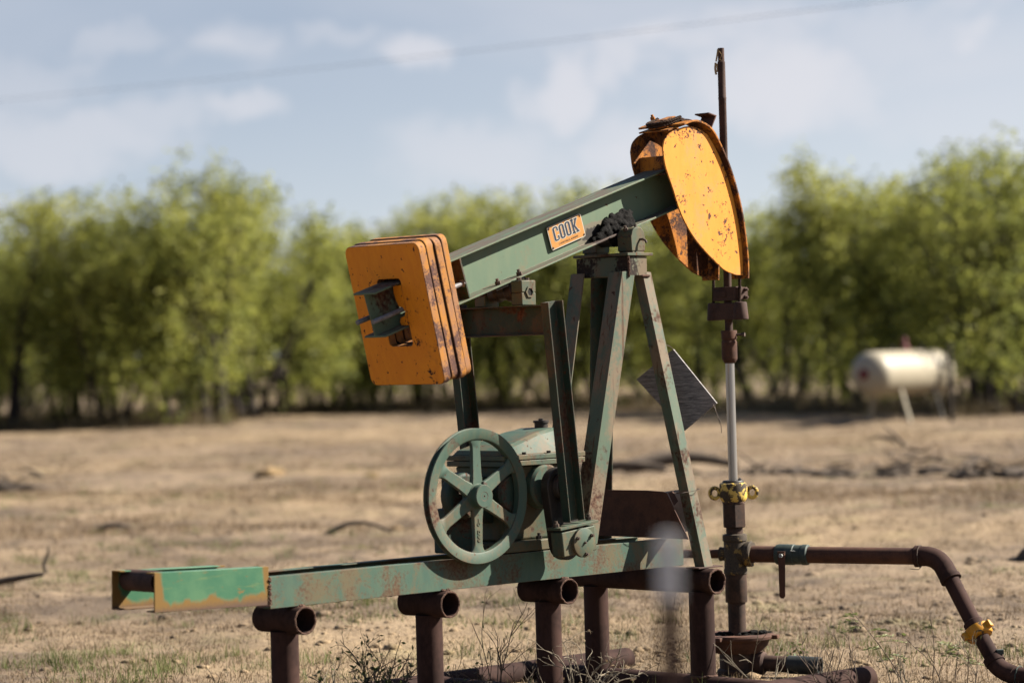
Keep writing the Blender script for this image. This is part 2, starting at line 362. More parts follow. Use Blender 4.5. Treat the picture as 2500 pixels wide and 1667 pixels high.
# --- skid rails and their extension
b = B(); b.channel((-2.55, 0, .6215), (-.12, 0, .6215), (0, 0, 1), (0, 1, 0), .127, .045, .006); r = part(b, 'skid_rail', 'green_rail')
b = B(); b.channel((-2.55, .29, .6215), (-.12, .29, .6215), (0, 0, 1), (0, -1, 0), .127, .045, .006); part(b, 'skid_rail', 'green_rail')
for x in (-.13, -1.9):
    b = B(); b.box((x, .145, .60), (.012, .278, .09)); part(b, 'cross_tie', 'green_dark')
def ext(y, fd, x0, x1):
    b = B(); b.channel((x0, y, .667), (x1, y, .651), (.028, 0, 1), (0, fd, 0), .153, .055, .006)
    return part(b, 'rail_extension', 'green_ext')
e1 = ext(-.003, 1, -3.12, -2.558); ext(.276, -1, -3.12, -2.6)
b = B()
for i in range(30): b.lathe([(.001, -.005), (.006, 0), (.001, .005)], (-2.553 + random.uniform(-.004, .004), -.005, random.uniform(.56, .683)), (0, 1, .3), 7)
part(b, 'weld_bead', 'weld', e1, 0)
b = B(); b.hollow((-3.045, .062, .702), (-3.045, .268, .702), .043, .035, 32); part(b, 'tie_pipe', 'rust_dark_gap_shade', bevel=0)
b = B(); b.box((-2.78, .10, .583), (.5, .05, .006)); part(b, 'bottom_strap', 'rust_dark_gap_shade')

# --- samson post
def leg(p0, p1, d1, d2, w, t, m):
    b = B(); b.angle(p0, p1, d1, d2, w, t); return part(b, 'post_leg', m)
leg((-.485, -.013, 1.90), (-.765, .0, .688), (1, 0, .05), (0, 1, 0), .085, .007, 'green_leg')
leg((-.485, .313, 1.90), (-.765, .29, .688), (1, 0, .05), (0, -1, 0), .085, .007, 'green_leg')
leg((-.352, -.010, 1.90), (-.213, -.212, .562), (1, 0, -.05), (0, 1, 0), .058, .007, 'green_leg')
leg((-.272, .318, 1.90), (-.135, .52, .562), (-1, 0, 0), (0, -1, 0), .078, .007, 'green_dark')  # shaded inner side of this leg painted in as a darker green
b = B(); b.box((-.19, -.19, .561), (.16, .08, .006)); part(b, 'foot_plate', 'rust_dark_gap_shade')
b = B(); b.box((-.385, YC, 1.925), (.125, .326, .088)); cap = part(b, 'post_cap', 'green_oily', bevel=.003)
b = B()
for i in range(26): b.lathe([(.001, -.007), (.007, 0), (.001, .007)], (-.447 + .004 * random.random(), -.016, 1.88 + .088 * i / 26), (0, 1, .2), 7)
part(b, 'weld_seam', 'weld', cap, 0)
b = B()
for i in range(9): b.lathe([(.001, -.007), (.007, 0), (.001, .007)], (-.315 - .05 * i / 9, -.016, 1.88), (0, 1, .2), 7)
part(b, 'weld_seam', 'weld', cap, 0)
b = B(); b.box((-.374, YC, 1.978), (.166, .345, .013)); part(b, 'saddle_plate', 'green_dusty')
for y0, y1 in ((-.006, .082), (.218, .306)):
    prof = [(-.412, 1.993), (-.324, 1.993), (-.324, 2.058)] + [(-.368 + .044 * math.cos(t), 2.058 + .044 * math.sin(t)) for t in np.linspace(0, PI, 12)] + [(-.412, 2.058)]
    b = B(); b.prism(prof, y0, y1); b.box((-.368, (y0 + y1) / 2, 1.989), (.075, y1 - y0 - .004, .011))
    br = part(b, 'saddle_bearing', 'green_dusty', bevel=.003)
    bolts([((-.338, (y0 + y1) / 2, 2.088), (0, 0, 1), .013, True), ((-.400, (y0 + y1) / 2, 2.085), (-.3, 0, 1), .012, True)], br)
    if y0 < 0:
        b = B(); b.tube([(-.358, -.004, 2.045), (-.352, -.02, 2.046), (-.346, -.03, 2.04), (-.343, -.033, 2.028)], .0055, 8); part(b, 'grease_fitting', 'bolt', br, 0)
b = B(); b.cyl((-.37, .05, 2.05), (-.37, .25, 2.05), .032); part(b, 'saddle_shaft', 'dark_iron_leg_shade', bevel=0)

# --- walking beam
BT = math.radians(17.2); BU = V((math.cos(BT), 0, math.sin(BT))); BW = V((-math.sin(BT), 0, math.cos(BT))); BO = V((-.95, YC, 2.002))
def bp(s, w=0, y=0): return BO + BU * s + BW * w + V((0, y, 0))
b = B(); b.ibeam(bp(-.945), bp(1.06), BW, (0, 1, 0), .196, .136, .0085, .007); beam = part(b, 'walking_beam', 'green_beam', bevel=.002)
for s_ in (-1, 1):
    b = B(); b.box(bp(-.432, 0, s_ * .036), (.009, .064, .177), BU, (0, 1, 0)); part(b, 'stiffener', 'green_dark', beam)
bolts([(bp(s, -.0885, y), BW, .0135, True) for s, y in ((-.235, -.05), (-.098, -.05))], beam, 'bolt', 'flange_bolt')
for y in (-.05, .05):
    b = B(); b.cyl(bp(-.978, -.02, y), bp(-.42, -.02, y), .0105, seg=14); b.hexn(bp(-.44, -.02, y), BU, .018, .014); part(b, 'weight_rod', 'rod_steel', bevel=0)

# grease caked on the saddle side of the beam
def lump(b, c, r, sq=(1, 1, 1), f=9, seed=0, amp=.45):
    tmp = bmesh.new(); bmesh.ops.create_icosphere(tmp, subdivisions=4, radius=1)
    vm = {}
    from mathutils import noise as nz
    for v in tmp.verts:
        k = 1 + amp * nz.noise(V(v.co) * f / 4 + V((seed, 0, 0))) + amp * .5 * nz.noise(V(v.co) * f + V((0, seed, 0)))
        vm[v] = b.bm.verts.new((c[0] + v.co.x * r * sq[0] * k, c[1] + v.co.y * r * sq[1] * k, c[2] + v.co.z * r * sq[2] * k))
    for fc in tmp.faces: b.bm.faces.new([vm[v] for v in fc.verts])
    tmp.free()
b = B()
for k, (s, w, y, r) in enumerate([(.60, -.055, -.035, .040), (.56, -.065, -.04, .034), (.645, -.055, -.045, .035), (.52, -.075, -.035, .024), (.615, -.028, -.03, .028), (.57, -.09, -.075, .024), (.64, -.012, -.03, .018), (.675, -.03, -.04, .022), (.585, -.125, -.07, .035), (.50, -.07, -.045, .034), (.455, -.078, -.04, .026), (.42, -.083, -.035, .018), (.53, -.04, -.028, .032), (.575, -.022, -.022, .024), (.62, -.08, -.05, .045), (.66, -.075, -.05, .03), (.55, -.12, -.04, .04)]):
    lump(b, bp(s, w, y * .85 - .003), r * .82, (1.3, .6, 1.0), 8, k * 3.7, .38)
gr_ = part(b, 'caked_grease', 'grease', beam, 0, smooth=0); rm_ = gr_.modifiers.new('merge', 'REMESH'); rm_.mode = 'VOXEL'; rm_.voxel_size = .004; rm_.use_smooth_shade = True
sm_ = gr_.modifiers.new('slump', 'SMOOTH'); sm_.factor = .5; sm_.iterations = 14
tx_ = bpy.data.textures.new('grease_crumbs', 'CLOUDS'); tx_.noise_scale = .035; tx_.noise_depth = 3
dm_ = gr_.modifiers.new('crumble', 'DISPLACE'); dm_.texture = tx_; dm_.strength = .013; dm_.mid_level = .5; dm_.texture_coords = 'LOCAL'

# nameplate on the web -------------------------------------------------
SO = V((-.6855, .136, 2.083)); SU = V((math.cos(math.radians(17.5)), 0, math.sin(math.radians(17.5)))); SW = V((-SU.z, 0, SU.x)); SN = V((0, -1, 0))
def sp(a, c, h=0): return SO + SU * a + SW * c + SN * h
def rrect(w, h, r, k=5):
    o = []
    for cx, cy, t0 in ((w / 2 - r, h / 2 - r, 0), (-w / 2 + r, h / 2 - r, 90), (-w / 2 + r, -h / 2 + r, 180), (w / 2 - r, -h / 2 + r, 270)):
        o += [(cx + r * math.cos(math.radians(t0 + 90 * i / k)), cy + r * math.sin(math.radians(t0 + 90 * i / k))) for i in range(k + 1)]
    return o
def plate(b, poly, h0, h1): b.loft([[sp(x, y, h0) for x, y in poly], [sp(x, y, h1) for x, y in poly]])
b = B(); plate(b, rrect(.226, .107, .008), -.001, .002); sign = part(b, 'nameplate', 'enamel_w', bevel=0)
b = B(); plate(b, rrect(.218, .099, .006), .0021, .0026); part(b, 'orange_field', 'enamel_o', sign, 0)
def strokes(L, grow):
    """condensed slab letter as rectangles/polygons in a 0..1 x 0..1 cell"""
    g = grow; t = .30
    if L == 'O': return [('ring', 0, 1)]
    if L == 'C': return [('c', 0, 1)]
    return []
def ringpoly(w, h, r, k=5): return rrect(w, h, r, k)
def letter_O(b, cx, cy, w, h, t, g, h0, h1):
    o = ringpoly(w + 2 * g, h + 2 * g, min(.012, w * .42) + g * .5); i = ringpoly(w - 2 * t - 2 * g, h - 2 * t * .62 - 2 * g, .0035)
    for z in (h0, h1): pass
    R0 = [sp(cx + x, cy + y, h0) for x, y in o]; R1 = [sp(cx + x, cy + y, h1) for x, y in o]
    Q0 = [sp(cx + x, cy + y, h0) for x, y in i]; Q1 = [sp(cx + x, cy + y, h1) for x, y in i]
    b.loft([Q0, R0, R1, Q1], caps=False)
def letter_C(b, cx, cy, w, h, t, g, h0, h1):
    # left bowl of an O, opened on the right
    hw, hh = w / 2 + g, h / 2 + g; r = .010 + g * .5; gap = h * .16 - g
    iw, ih, sx = w / 2 - t - g, h / 2 - t * .62 - g, w / 2 - t * .72 - g
    arc = lambda ox, oy, t0, t1: [(ox + r * math.cos(math.radians(a)), oy + r * math.sin(math.radians(a))) for a in np.linspace(t0, t1, 6)]
    O = [(hw, gap), (hw, (gap + hh - r) / 2)] + arc(hw - r, hh - r, 0, 90) + arc(-hw + r, hh - r, 90, 180) + arc(-hw + r, -hh + r, 180, 270) + arc(hw - r, -hh + r, 270, 360) + [(hw, -(gap + hh - r) / 2), (hw, -gap)]
    I = [(min(max(x, -iw), sx), min(max(y, -ih), ih)) for x, y in O]
    rings = [[sp(cx + x, cy + y, k) for x, y in P] for P, k in ((I, h0), (O, h0), (O, h1), (I, h1))]
    n_ = len(O); VV = [[b.bm.verts.new(p) for p in rg] for rg in rings]
    for a_, c_ in ((0, 1), (1, 2), (2, 3), (3, 0)):
        for q in range(n_ - 1): b.face((VV[a_][q], VV[a_][q + 1], VV[c_][q + 1], VV[c_][q]))
    for q in (0, n_ - 1): b.face([VV[k][q] for k in range(4)])
def letter_K(b, cx, cy, w, h, t, g, h0, h1):
    P = lambda pts: b.loft([[sp(cx + x, cy + y, h0) for x, y in pts], [sp(cx + x, cy + y, h1) for x, y in pts]])
    hw, hh = w / 2, h / 2; s = h * .10
    P([(-hw + .002 - g, -hh - g), (-hw + .002 + t + g, -hh - g), (-hw + .002 + t + g, hh + g), (-hw + .002 - g, hh + g)])
    for y0 in (-hh, hh - s): P([(-hw - .003 - g, y0 - g), (-hw + .005 + t + g, y0 - g), (-hw + .005 + t + g, y0 + s + g), (-hw - .003 - g, y0 + s + g)])
    e = g * .0002
    for sg in (1, -1):
        a = h1 + .00003 * (2 + sg)
        Q = [(-hw + t, -.004 * sg - g * .4 * sg), (hw - t * .95 - g, sg * (hh - s)), (hw + .001 + g, sg * (hh - s)), (-hw + t + .008 + g, -.006 * sg)]
        b.loft([[sp(cx + x, cy + y, h0) for x, y in Q], [sp(cx + x, cy + y, a) for x, y in Q]])
        y0 = hh - s if sg > 0 else -hh
        P2 = [(hw - t - .004 - g, y0 - g), (hw + .005 + g, y0 - g), (hw + .005 + g, y0 + s + g), (hw - t - .004 - g, y0 + s + g)]
        b.loft([[sp(cx + x, cy + y, h0) for x, y in P2], [sp(cx + x, cy + y, h1 + .00009) for x, y in P2]])
for nm, m, g, h0, h1 in (('letter_outline', 'enamel_w', .0032, .0027, .0031), ('lettering', 'navy', 0, .0032, .0038)):
    b = B(); LH, LW, LT = .064, .033, .0105; cy = .0115
    letter_C(b, -.066, cy, LW, LH, LT, g, h0, h1); letter_O(b, -.0255, cy, LW, LH, LT, g, h0, h1); letter_O(b, .0145, cy, LW, LH, LT, g, h0, h1); letter_K(b, .058, cy, .036, LH, LT, g, h0, h1)
    part(b, nm, m, sign, 0, smooth=0)
cu = bpy.data.curves.new('small_lettering', 'FONT'); cu.body = 'COFFEYVILLE, KANSAS'; cu.size = .0115; cu.align_x = 'CENTER'; cu.align_y = 'CENTER'; cu.extrude = .0002
to = bpy.data.objects.new('tmp_text', cu); COL.objects.link(to); bpy.context.view_layer.update()
me = bpy.data.meshes.new_from_object(to.evaluated_get(bpy.context.evaluated_depsgraph_get())); bpy.data.objects.remove(to)
for v in me.vertices: v.co = sp(v.co.x * 1.12, v.co.y - .038, .003 + v.co.z)
me.materials.clear(); me.materials.append(M['rust_dark_gap_shade']); link(bpy.data.objects.new('small_lettering', me), sign)
for sx in (-1, 1):
    for sy in (-1, 1):
        b = B(); b.lathe([(.005, .0025), (.0045, .0045), (.001, .0055)], sp(sx * .104, sy * .044), SN, 12); part(b, 'screw', 'rust_dark_gap_shade', sign, 0)

# --- counterweight plates on the tail of the beam
CT = math.radians(13.1); CU = V((math.cos(CT), 0, math.sin(CT))); CWv = V((-math.sin(CT), 0, math.cos(CT))); CO = V((-1.715, YC, 1.722))
def rr_n(w, h, r, N_=240):
    pts = []
    P = rrect(w, h, r, 8); per = len(P)
    # resample by polar angle so inner and outer rings match
    for i in range(N_):
        a = 2 * PI * i / N_; dx, dy = math.cos(a), math.sin(a); best = None
        for j in range(per):
            (x1, y1), (x2, y2) = P[j], P[(j + 1) % per]; den = dx * (y2 - y1) - dy * (x2 - x1)
            if abs(den) < 1e-12: continue
            t = (x1 * (y2 - y1) - y1 * (x2 - x1)) / den; u_ = (x1 * dy - y1 * dx) / den
            if t > 0 and -1e-6 <= u_ <= 1 + 1e-6: best = t
        pts.append((dx * best, dy * best))
    return pts
def cw(s0, s1, dy, dz, tilt, w=.468, h=.608):
    b = B(); O = rr_n(w, h, .034); I = rr_n(.146, .289, .016)
    def P(x, y, s):
        s2 = s + tilt * y
        return CO + CU * s2 + V((0, x + dy, 0)) + CWv * (y + dz)
    I = [(x - .008, y + .011) for x, y in I]
    R = [[P(x, y, s0) for x, y in I], [P(x, y, s0) for x, y in O], [P(x, y, s1) for x, y in O], [P(x, y, s1) for x, y in I]]
    b.loft(R + [R[0]], caps=False); bmesh.ops.remove_doubles(b.bm, verts=b.bm.verts, dist=1e-5)
    o = part(b, 'counterweight_plate', 'orange_weight', bevel=.004, seg=3)
    o.data.materials.append(M['orange_edge']); o.data.materials.append(M['rust_dark_gap_shade'])
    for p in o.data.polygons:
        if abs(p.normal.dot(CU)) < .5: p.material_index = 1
        elif not (s0 == 0 and p.normal.dot(CU) < 0) and not (s1 > .16 and p.normal.dot(CU) > 0): p.material_index = 2  # inner gap faces coloured dark to paint in the shade between plates
    return o
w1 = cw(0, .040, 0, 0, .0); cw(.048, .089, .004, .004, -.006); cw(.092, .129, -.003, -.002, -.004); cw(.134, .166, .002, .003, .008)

b = B(); KP = [(-.078, -.047), (-.030, -.047), (-.024, -.03), (-.034, -.012), (-.062, -.004), (-.070, .012), (-.060, .030), (-.036, .036), (-.026, .06), (-.020, .095), (-.026, .127), (-.078, .127)]
b.loft([[CO + CU * k + V((0, x, 0)) + CWv * y for x, y in KP] for k in (.003, .034)]); part(b, 'key_plate', 'orange_weight', w1, .002)

# --- horse head
HP = [(-.133, 2.464), (-.123, 2.498), (-.102, 2.522), (-.068, 2.543), (-.008, 2.562), (.042, 2.572), (.095, 2.566), (.151, 2.541), (.192, 2.497), (.24, 2.429), (.288, 2.338), (.327, 2.235), (.357, 2.12), (.376, 2.005), (.377, 1.884), (.338, 1.884), (.27, 1.906), (.203, 1.947), (.136, 1.995), (.071, 2.049), (.007, 2.122), (-.04, 2.201), (-.07, 2.274), (-.101, 2.341), (-.123, 2.397)]
HH = empty('horse_head'); HH.parent = PJ
def catmull(P, k=4):
    o = []
    for i in range(len(P) - 1):
        p0, p1, p2, p3 = [np.array(P[min(max(j, 0), len(P) - 1)], float) for j in (i - 1, i, i + 1, i + 2)]
        for t in np.linspace(0, 1, k, False):
            o.append(tuple(.5 * (2 * p1 + (p2 - p0) * t + (2 * p0 - 5 * p1 + 4 * p2 - p3) * t * t + (3 * p1 - p0 - 3 * p2 + p3) * t ** 3)))
    return o + [tuple(P[-1])]
HPs = catmull(HP[:15], 4) + catmull(HP[15:] + [HP[0]], 4)[:-1]
HPn = catmull([(x - .0193 * min(1, max(0, (.16 - x) / .1)), z) for x, z in HP[:15]], 4) + catmull([(x - .0193 * min(1, max(0, (.37 - x) / .06)), z) for x, z in HP[15:] + [HP[0]]], 4)[:-1]
b = B(); b.prism(HPn, .026, .034); part(b, 'side_plate', 'orange_head', HH, .0015)
b = B(); b.prism(HPs, .246, .254); part(b, 'side_plate', 'orange_old', HH, .0015)
FL = catmull([(-.025, 2.574), (.03, 2.590), (.084, 2.590), (.159, 2.560), (.216, 2.492), (.28, 2.386), (.327, 2.272), (.357, 2.170), (.378, 2.055), (.388, 1.945), (.386, 1.868)], 5)
for y0, y1 in ((.004, .108), (.192, .296)):
    b = B(); rings = []
    for i, (x, z) in enumerate(FL):
        x0, z0 = FL[max(i - 1, 0)]; x1, z1 = FL[min(i + 1, len(FL) - 1)]; t = V((x1 - x0, 0, z1 - z0)).normalized(); nn = V((t.z, 0, -t.x)) * -1
        if nn.x < 0 and nn.z < 0: nn = -nn
        c = V((x, 0, z)); 
        rings.append([c + V((0, y0, 0)), c + V((0, y1, 0)), c + nn * .009 + V((0, y1, 0)), c + nn * .009 + V((0, y0, 0))])
    b.loft(rings); part(b, 'cable_track', 'orange_old', HH, .001)
b = B(); b.box((-.045, YC, 2.400), (.07, .19, .075)); b.box((-.065, YC, 2.364), (.10, .19, .007), BU, (0, 1, 0)); part(b, 'cross_member', 'orange_old', HH)
b = B(); b.box((-.005, YC, 2.5725), (.155, .188, .007), (1, 0, .27), (0, 1, 0)); part(b, 'top_plate', 'orange_old', HH)
# rope anchor boss, rope and guard
TN = V((-.26, 0, 1)).normalized(); TU = V((1, 0, .26)).normalized(); TO = V((-.01, YC, 2.580))
def tp(a, y, h): return TO + TU * a + V((0, y, 0)) + TN * h
b = B(); b.lathe([(.05, 0), (.05, .016), (.044, .018)], tp(-.03, 0, 0), TN, 24); b.lathe([(.028, .016), (.028, .030), (.018, .034)], tp(-.045, -.01, 0), TN, 24)
b.box(tp(.0, -.02, .033), (.09, .05, .006), TU, (0, 1, 0)); b.bolt(tp(-.03, .03, .04), TN, .012); part(b, 'rope_anchor', 'orange_old', HH)
def ropepath(y, lvl):
    a = [(x + .012, y, z) for x, z in FL[::-1]]
    out = []
    for i, (x, yy, z) in enumerate(a):
        out.append(V((x if z < 2.5 else x - .012 + .012 * max(0, (2.6 - z) / .1), yy, z + (.011 if z > 2.5 else 0))))
    return out
BR = empty('bridle'); BR.parent = PJ
def rope(b, path, r=.0075):
    b.tube(path, r * .55, 8)
    # three visible strands twisted round the core
    n_ = len(path); L = [0]
    for i in range(1, n_): L.append(L[-1] + (path[i] - path[i - 1]).length)
    tot = L[-1]; m = int(tot / .006)
    def at(s):
        for i in range(1, n_):
            if L[i] >= s:
                f = (s - L[i - 1]) / max(L[i] - L[i - 1], 1e-9); return path[i - 1].lerp(path[i], f), (path[i] - path[i - 1]).normalized()
        return path[-1], (path[-1] - path[-2]).normalized()
    for k in range(4):
        pts = []; u = None
        for j in range(m + 1):
            p, d = at(tot * j / m)
            if u is None: u, w, _ = b.frame(d)
            else: u = (u - d * u.dot(d)).normalized(); w = d.cross(u)
            t = 2 * PI * (tot * j / m / .055 + k / 4); pts.append(p + (u * math.cos(t) + w * math.sin(t)) * r * .55)
        b.tube(pts, r * .52, 5)
def smoothpath(P, k=6): return [V(p) for p in catmull([tuple(p) for p in P], k)]
for y, yl in ((.067, -1), (.233, 1)):
    b = B(); up = ropepath(y, 0)
    top = [tp(.06, yl * .076, .016), tp(.02, yl * .068, .014), tp(-.03, yl * .056, .013), tp(-.068, yl * .035, .013), tp(-.083, 0, .013)]
    path = [V((.392, y, 1.755)), V((.396, y, 1.82))] + up[1:-2:3] + top
    rope(b, smoothpath(path, 3)); part(b, 'wire_rope', 'rope', BR, 0)
    b = B(); rope(b, smoothpath([tp(.05, yl * .072, .029), tp(.0, yl * .066, .027), tp(-.04, yl * .055, .026), tp(-.075, yl * .03, .026), tp(-.086, 0, .026)], 3)); part(b, 'wire_rope', 'rope', BR, 0)
b = B(); b.sweep((.182, .012, 2.590), (.182, .10, 2.590), (1, 0, 0), (0, 0, 1), [(-.022, -.03), (-.016, -.03), (.026, .038), (-.03, .050), (-.032, .044), (.015, .034)]); part(b, 'rope_guard', 'rust_red', HH, .001)
# carrier bar
b = B()
for y in (.067, .233): b.lathe([(.036, 0), (.037, .01), (.030, .080), (.027, .084)], (.398, y, 1.676), (0, 0, 1), 20)
b.box((.400, YC, 1.717), (.056, .14, .080)); part(b, 'carrier_bar', 'rust_dark_gap_shade', BR, .003)

# --- equalizer, tail bearing, pitmans, crank
b = B(); b.channel((-1.072, -.150, 1.687), (-1.072, .450, 1.687), (0, 0, 1), (-1, 0, 0), .130, .048, .006); part(b, 'equalizer_beam', 'green_dark')
for y0, y1 in ((0, .066), (.234, .30)):
    b = B(); yy = (y0 + y1) / 2
    b.box((-1.062, yy, 1.7815), (.086, y1 - y0, .055)); b.box((-1.062, yy, 1.8365), (.086, y1 - y0, .053))
    bk = part(b, 'tail_bearing', 'green_dusty', bevel=.004)
    if y0 == 0:
        b = B(); b.lathe([(.026, -.001), (.026, .006), (.0175, .006), (.0175, .0015)], (-1.058, y0, 1.812), (0, -1, 0), 6, caps=False); part(b, 'shaft_collar', 'green_dusty', bk, 0)
        b = B(); b.cyl((-1.058, y0 + .0, 1.812), (-1.058, y0 - .0015, 1.812), .0165, seg=20); part(b, 'shaft_bore', 'black', bk, 0)
    bolts([((-1.088, yy, 1.863), (0, 0, 1), .011, False), ((-1.040, yy, 1.863), (0, 0, 1), .011, False)], bk)
b = B(); b.lathe([(.03, 0), (.043, .012), (.043, .05), (.034, .06), (.034, .108), (.043, .118), (.043, .156), (.03, .168)], (-1.06, .066, 1.815), (0, 1, 0), 24)
b.box(bp(-.166, -.106, 0), (.19, .11, .012), BU, (0, 1, 0)); b.box((-1.085, YC, 1.845), (.06, .07, .04), BU, (0, 1, 0)); part(b, 'tail_shaft_housing', 'dark_iron_leg_shade', bevel=.003)
def pitman(y, ox):
    b = B(); a, c = V((-1.097 + ox, y, 1.765)), V((-1.000 + ox, y, .818)); d = (c - a).normalized(); sd = V((d.z, 0, -d.x)) * -1
    b.channel(a, c, sd, (0, -1, 0), .092, .046, .006); part(b, 'pitman_arm', 'green_dark')
pitman(-.152, 0); pitman(.452, 0)
PT = math.radians(5.5); PX = V((math.cos(PT), 0, math.sin(PT)))
b = B(); b.box((-.993, -.164, .730), (.205, .07, .108), PX, (0, 1, 0)); wb = part(b, 'wrist_pin_box', 'green_dusty', bevel=.005)
b = B(); b.box((-.996, -.164, .7995), (.235, .084, .012), PX, (0, 1, 0)); part(b, 'box_lid', 'green_dusty', wb, .0015)
b = B(); b.lathe([(.064, 0), (.064, .015), (.060, .017)], (-.978, -.199, .724), (0, -1, 0), 32); part(b, 'bearing_cover', 'green_dusty', wb, 0)
bolts([((-.978 + .05 * math.cos(math.radians(a)), -.216, .724 + .05 * math.sin(math.radians(a))), (0, -1, 0), .0085, True) for a in (35, 155, 275)] + [((-.978, -.216, .724), (0, -1, 0), .006, True), ((-1.096, -.164, .7965), (-.09, 0, 1), .013, True), ((-.896, -.164, .8155), (-.09, 0, 1), .013, True)], wb)
def crank(y0, y1, ox=0):
    b = B(); c0, c1 = V((-1.012 + ox, 0, .965)), V((-.980 + ox, 0, .724)); pl = []
    for a in np.linspace(-10, 190, 16): pl.append((c0.x + .085 * math.cos(math.radians(a)), c0.z + .085 * math.sin(math.radians(a))))
    for a in np.linspace(190, 350, 14): pl.append((c1.x + .078 * math.cos(math.radians(a)), c1.z + .078 * math.sin(math.radians(a))))
    b.prism(pl, y0, y1); b.lathe([(.06, 0), (.055, .03)], (c0.x, y0, c0.z), (0, -1, 0), 24); part(b, 'crank_arm', 'dark_iron_leg_shade', bevel=.004)
crank(-.118, -.072); crank(.372, .418)
b = B(); b.cyl((-.980, -.131, .724), (-.980, -.117, .724), .03); part(b, 'crank_pin', 'dark_iron_leg_shade', bevel=0)

# --- gear reducer
b = B()
def ringbox(x0, x1, y0, y1, z): return [V((x0, y0, z)), V((x1, y0, z)), V((x1, y1, z)), V((x0, y1, z))]
b.loft([ringbox(-1.235, -.80, .045, .255, .735), ringbox(-1.225, -.81, .03, .27, .90), ringbox(-1.255, -.785, .0, .30, 1.06)]); gb = part(b, 'gear_case', 'green_dusty', bevel=.012, seg=3)
b = B(); b.box((-1.03, .145, .712), (.50, .285, .046)); part(b, 'case_foot', 'green_dusty', gb, .004)
b = B(); b.box((-1.022, YC, 1.0725), (.504, .355, .023)); b.box((-1.022, YC, 1.0975), (.506, .358, .022)); part(b, 'case_flange', 'green_dusty', gb, .003)
b = B(); rings = []
for x, zt, hw in ((-1.262, 1.112, .155), (-1.25, 1.13, .15), (-1.20, 1.145, .14), (-1.10, 1.172, .128), (-1.0, 1.198, .118), (-.90, 1.214, .11), (-.82, 1.214, .11), (-.79, 1.205, .115), (-.782, 1.112, .15)):
    rings.append([V((x, YC - .152, 1.1088)), V((x, YC - .145, 1.112)), V((x, YC - hw, zt - .012)), V((x, YC - hw + .02, zt)), V((x, YC + hw - .02, zt)), V((x, YC + hw, zt - .012)), V((x, YC + .145, 1.112)), V((x, YC + .152, 1.1088))])
b.loft(rings); part(b, 'case_lid', 'green', gb, .005, smooth=25, seg=3)
b = B(); b.lathe([(.030, 0), (.030, .032), (.036, .032), (.036, .042), (.012, .042), (.012, .05)], (-.862, YC, 1.205), (0, 0, 1), 20); part(b, 'filler_cap', 'dark_iron_leg_shade', gb, 0)
bolts([((x, -.012, 1.1085), (0, 0, 1), .010, False) for x in (-1.25, -1.13, -.98, -.83)] + [((-1.255, .13, 1.1085), (0, 0, 1), .010, False), ((-1.02, .022, .735), (0, 0, 1), .014, True), ((-1.225, .022, .735), (0, 0, 1), .014, True)], gb, 'dark_iron_leg_shade')
b = B(); b.lathe([(.085, 0), (.085, .03), (.075, .042)], (-1.195, .03, .945), (0, -1, 0), 28); part(b, 'bearing_cover', 'green_dark', gb, 0)
b = B(); b.lathe([(.098, 0), (.098, .045), (.088, .058)], (-1.012, .022, .965), (0, -1, 0), 28); part(b, 'bearing_cover', 'green', gb, 0)
b = B(); b.lathe([(.07, 0), (.07, .012)], (-1.24, .15, .93), (-1, 0, 0), 24); part(b, 'bearing_cover', 'green_dark', gb, 0)

# --- belt sheave
WX, WZ = -1.441, .947
SH = empty('belt_wheel'); SH.parent = PJ
b = B(); prof = [(.240, -.046), (.246, -.050), (.286, -.050), (.288, -.047), (.288, -.043), (.266, -.036), (.266, -.029), (.288, -.022), (.288, -.016), (.246, -.015), (.240, -.018), (.240, -.046)]
b.lathe([(r, -h) for r, h in prof], (WX, 0, WZ), (0, -1, 0), 96, caps=False); part(b, 'rim', 'green', SH, .0)
for k in range(6):
    a = PI / 2 + k * PI / 3 ; rd = V((math.cos(a), 0, math.sin(a))); td = V((-math.sin(a), 0, math.cos(a))); C0 = V((WX, 0, WZ))
    b = B(); rings = []
    for r, hw, t in ((.035, .036, .012), (.075, .030, .011), (.10, .0275, .010), (.20, .0245, .009), (.222, .028, .009), (.236, .037, .009), (.2435, .050, .008)):
        c = C0 + rd * r + V((0, -.034, 0)); rings.append([c + td * u * hw + V((0, v * t, 0)) for u, v in ((-1, -.55), (-.82, -1), (.82, -1), (1, -.55), (1, .55), (.82, 1), (-.82, 1), (-1, .55))])
    b.loft(rings); sk = part(b, 'spoke', 'green', SH, 0, smooth=40)
    if k == 3:
        cu = bpy.data.curves.new('cast_lettering', 'FONT'); cu.body = 'J\nO\n\nD\nC\nC'; cu.size = .021; cu.align_x = 'CENTER'; cu.align_y = 'CENTER'; cu.extrude = .0025; cu.space_line = .8; cu.offset = .0007
        to = bpy.data.objects.new('tmp_text', cu); COL.objects.link(to); bpy.context.view_layer.update()
        me = bpy.data.meshes.new_from_object(to.evaluated_get(bpy.context.evaluated_depsgraph_get())); bpy.data.objects.remove(to)
        for v in me.vertices: v.co = (WX + v.co.x, -.0435 - v.co.z, WZ - .145 + v.co.y)
        me.materials.clear(); me.materials.append(M['green_dusty']); link(bpy.data.objects.new('cast_lettering', me), sk)
b = B(); b.lathe([(.058, .010), (.060, .022), (.056, .044), (.050, .050), (.050, .082), (.047, .086), (.020, .086), (.019, .085), (.004, .085), (.0035, .078)], (WX, 0, WZ), (0, -1, 0), 40); hb = part(b, 'hub', 'green', SH, 0)
b = B(); b.box((WX + .022, -.062, WZ + .052), (.022, .016, .010), (1, 0, -.4), (0, 1, 0)); part(b, 'shaft_key', 'bolt', hb, .001)
b = B(); b.cyl((WX, -.02, WZ), (WX, .16, WZ), .027); part(b, 'input_shaft', 'dark_iron_leg_shade', SH, 0)
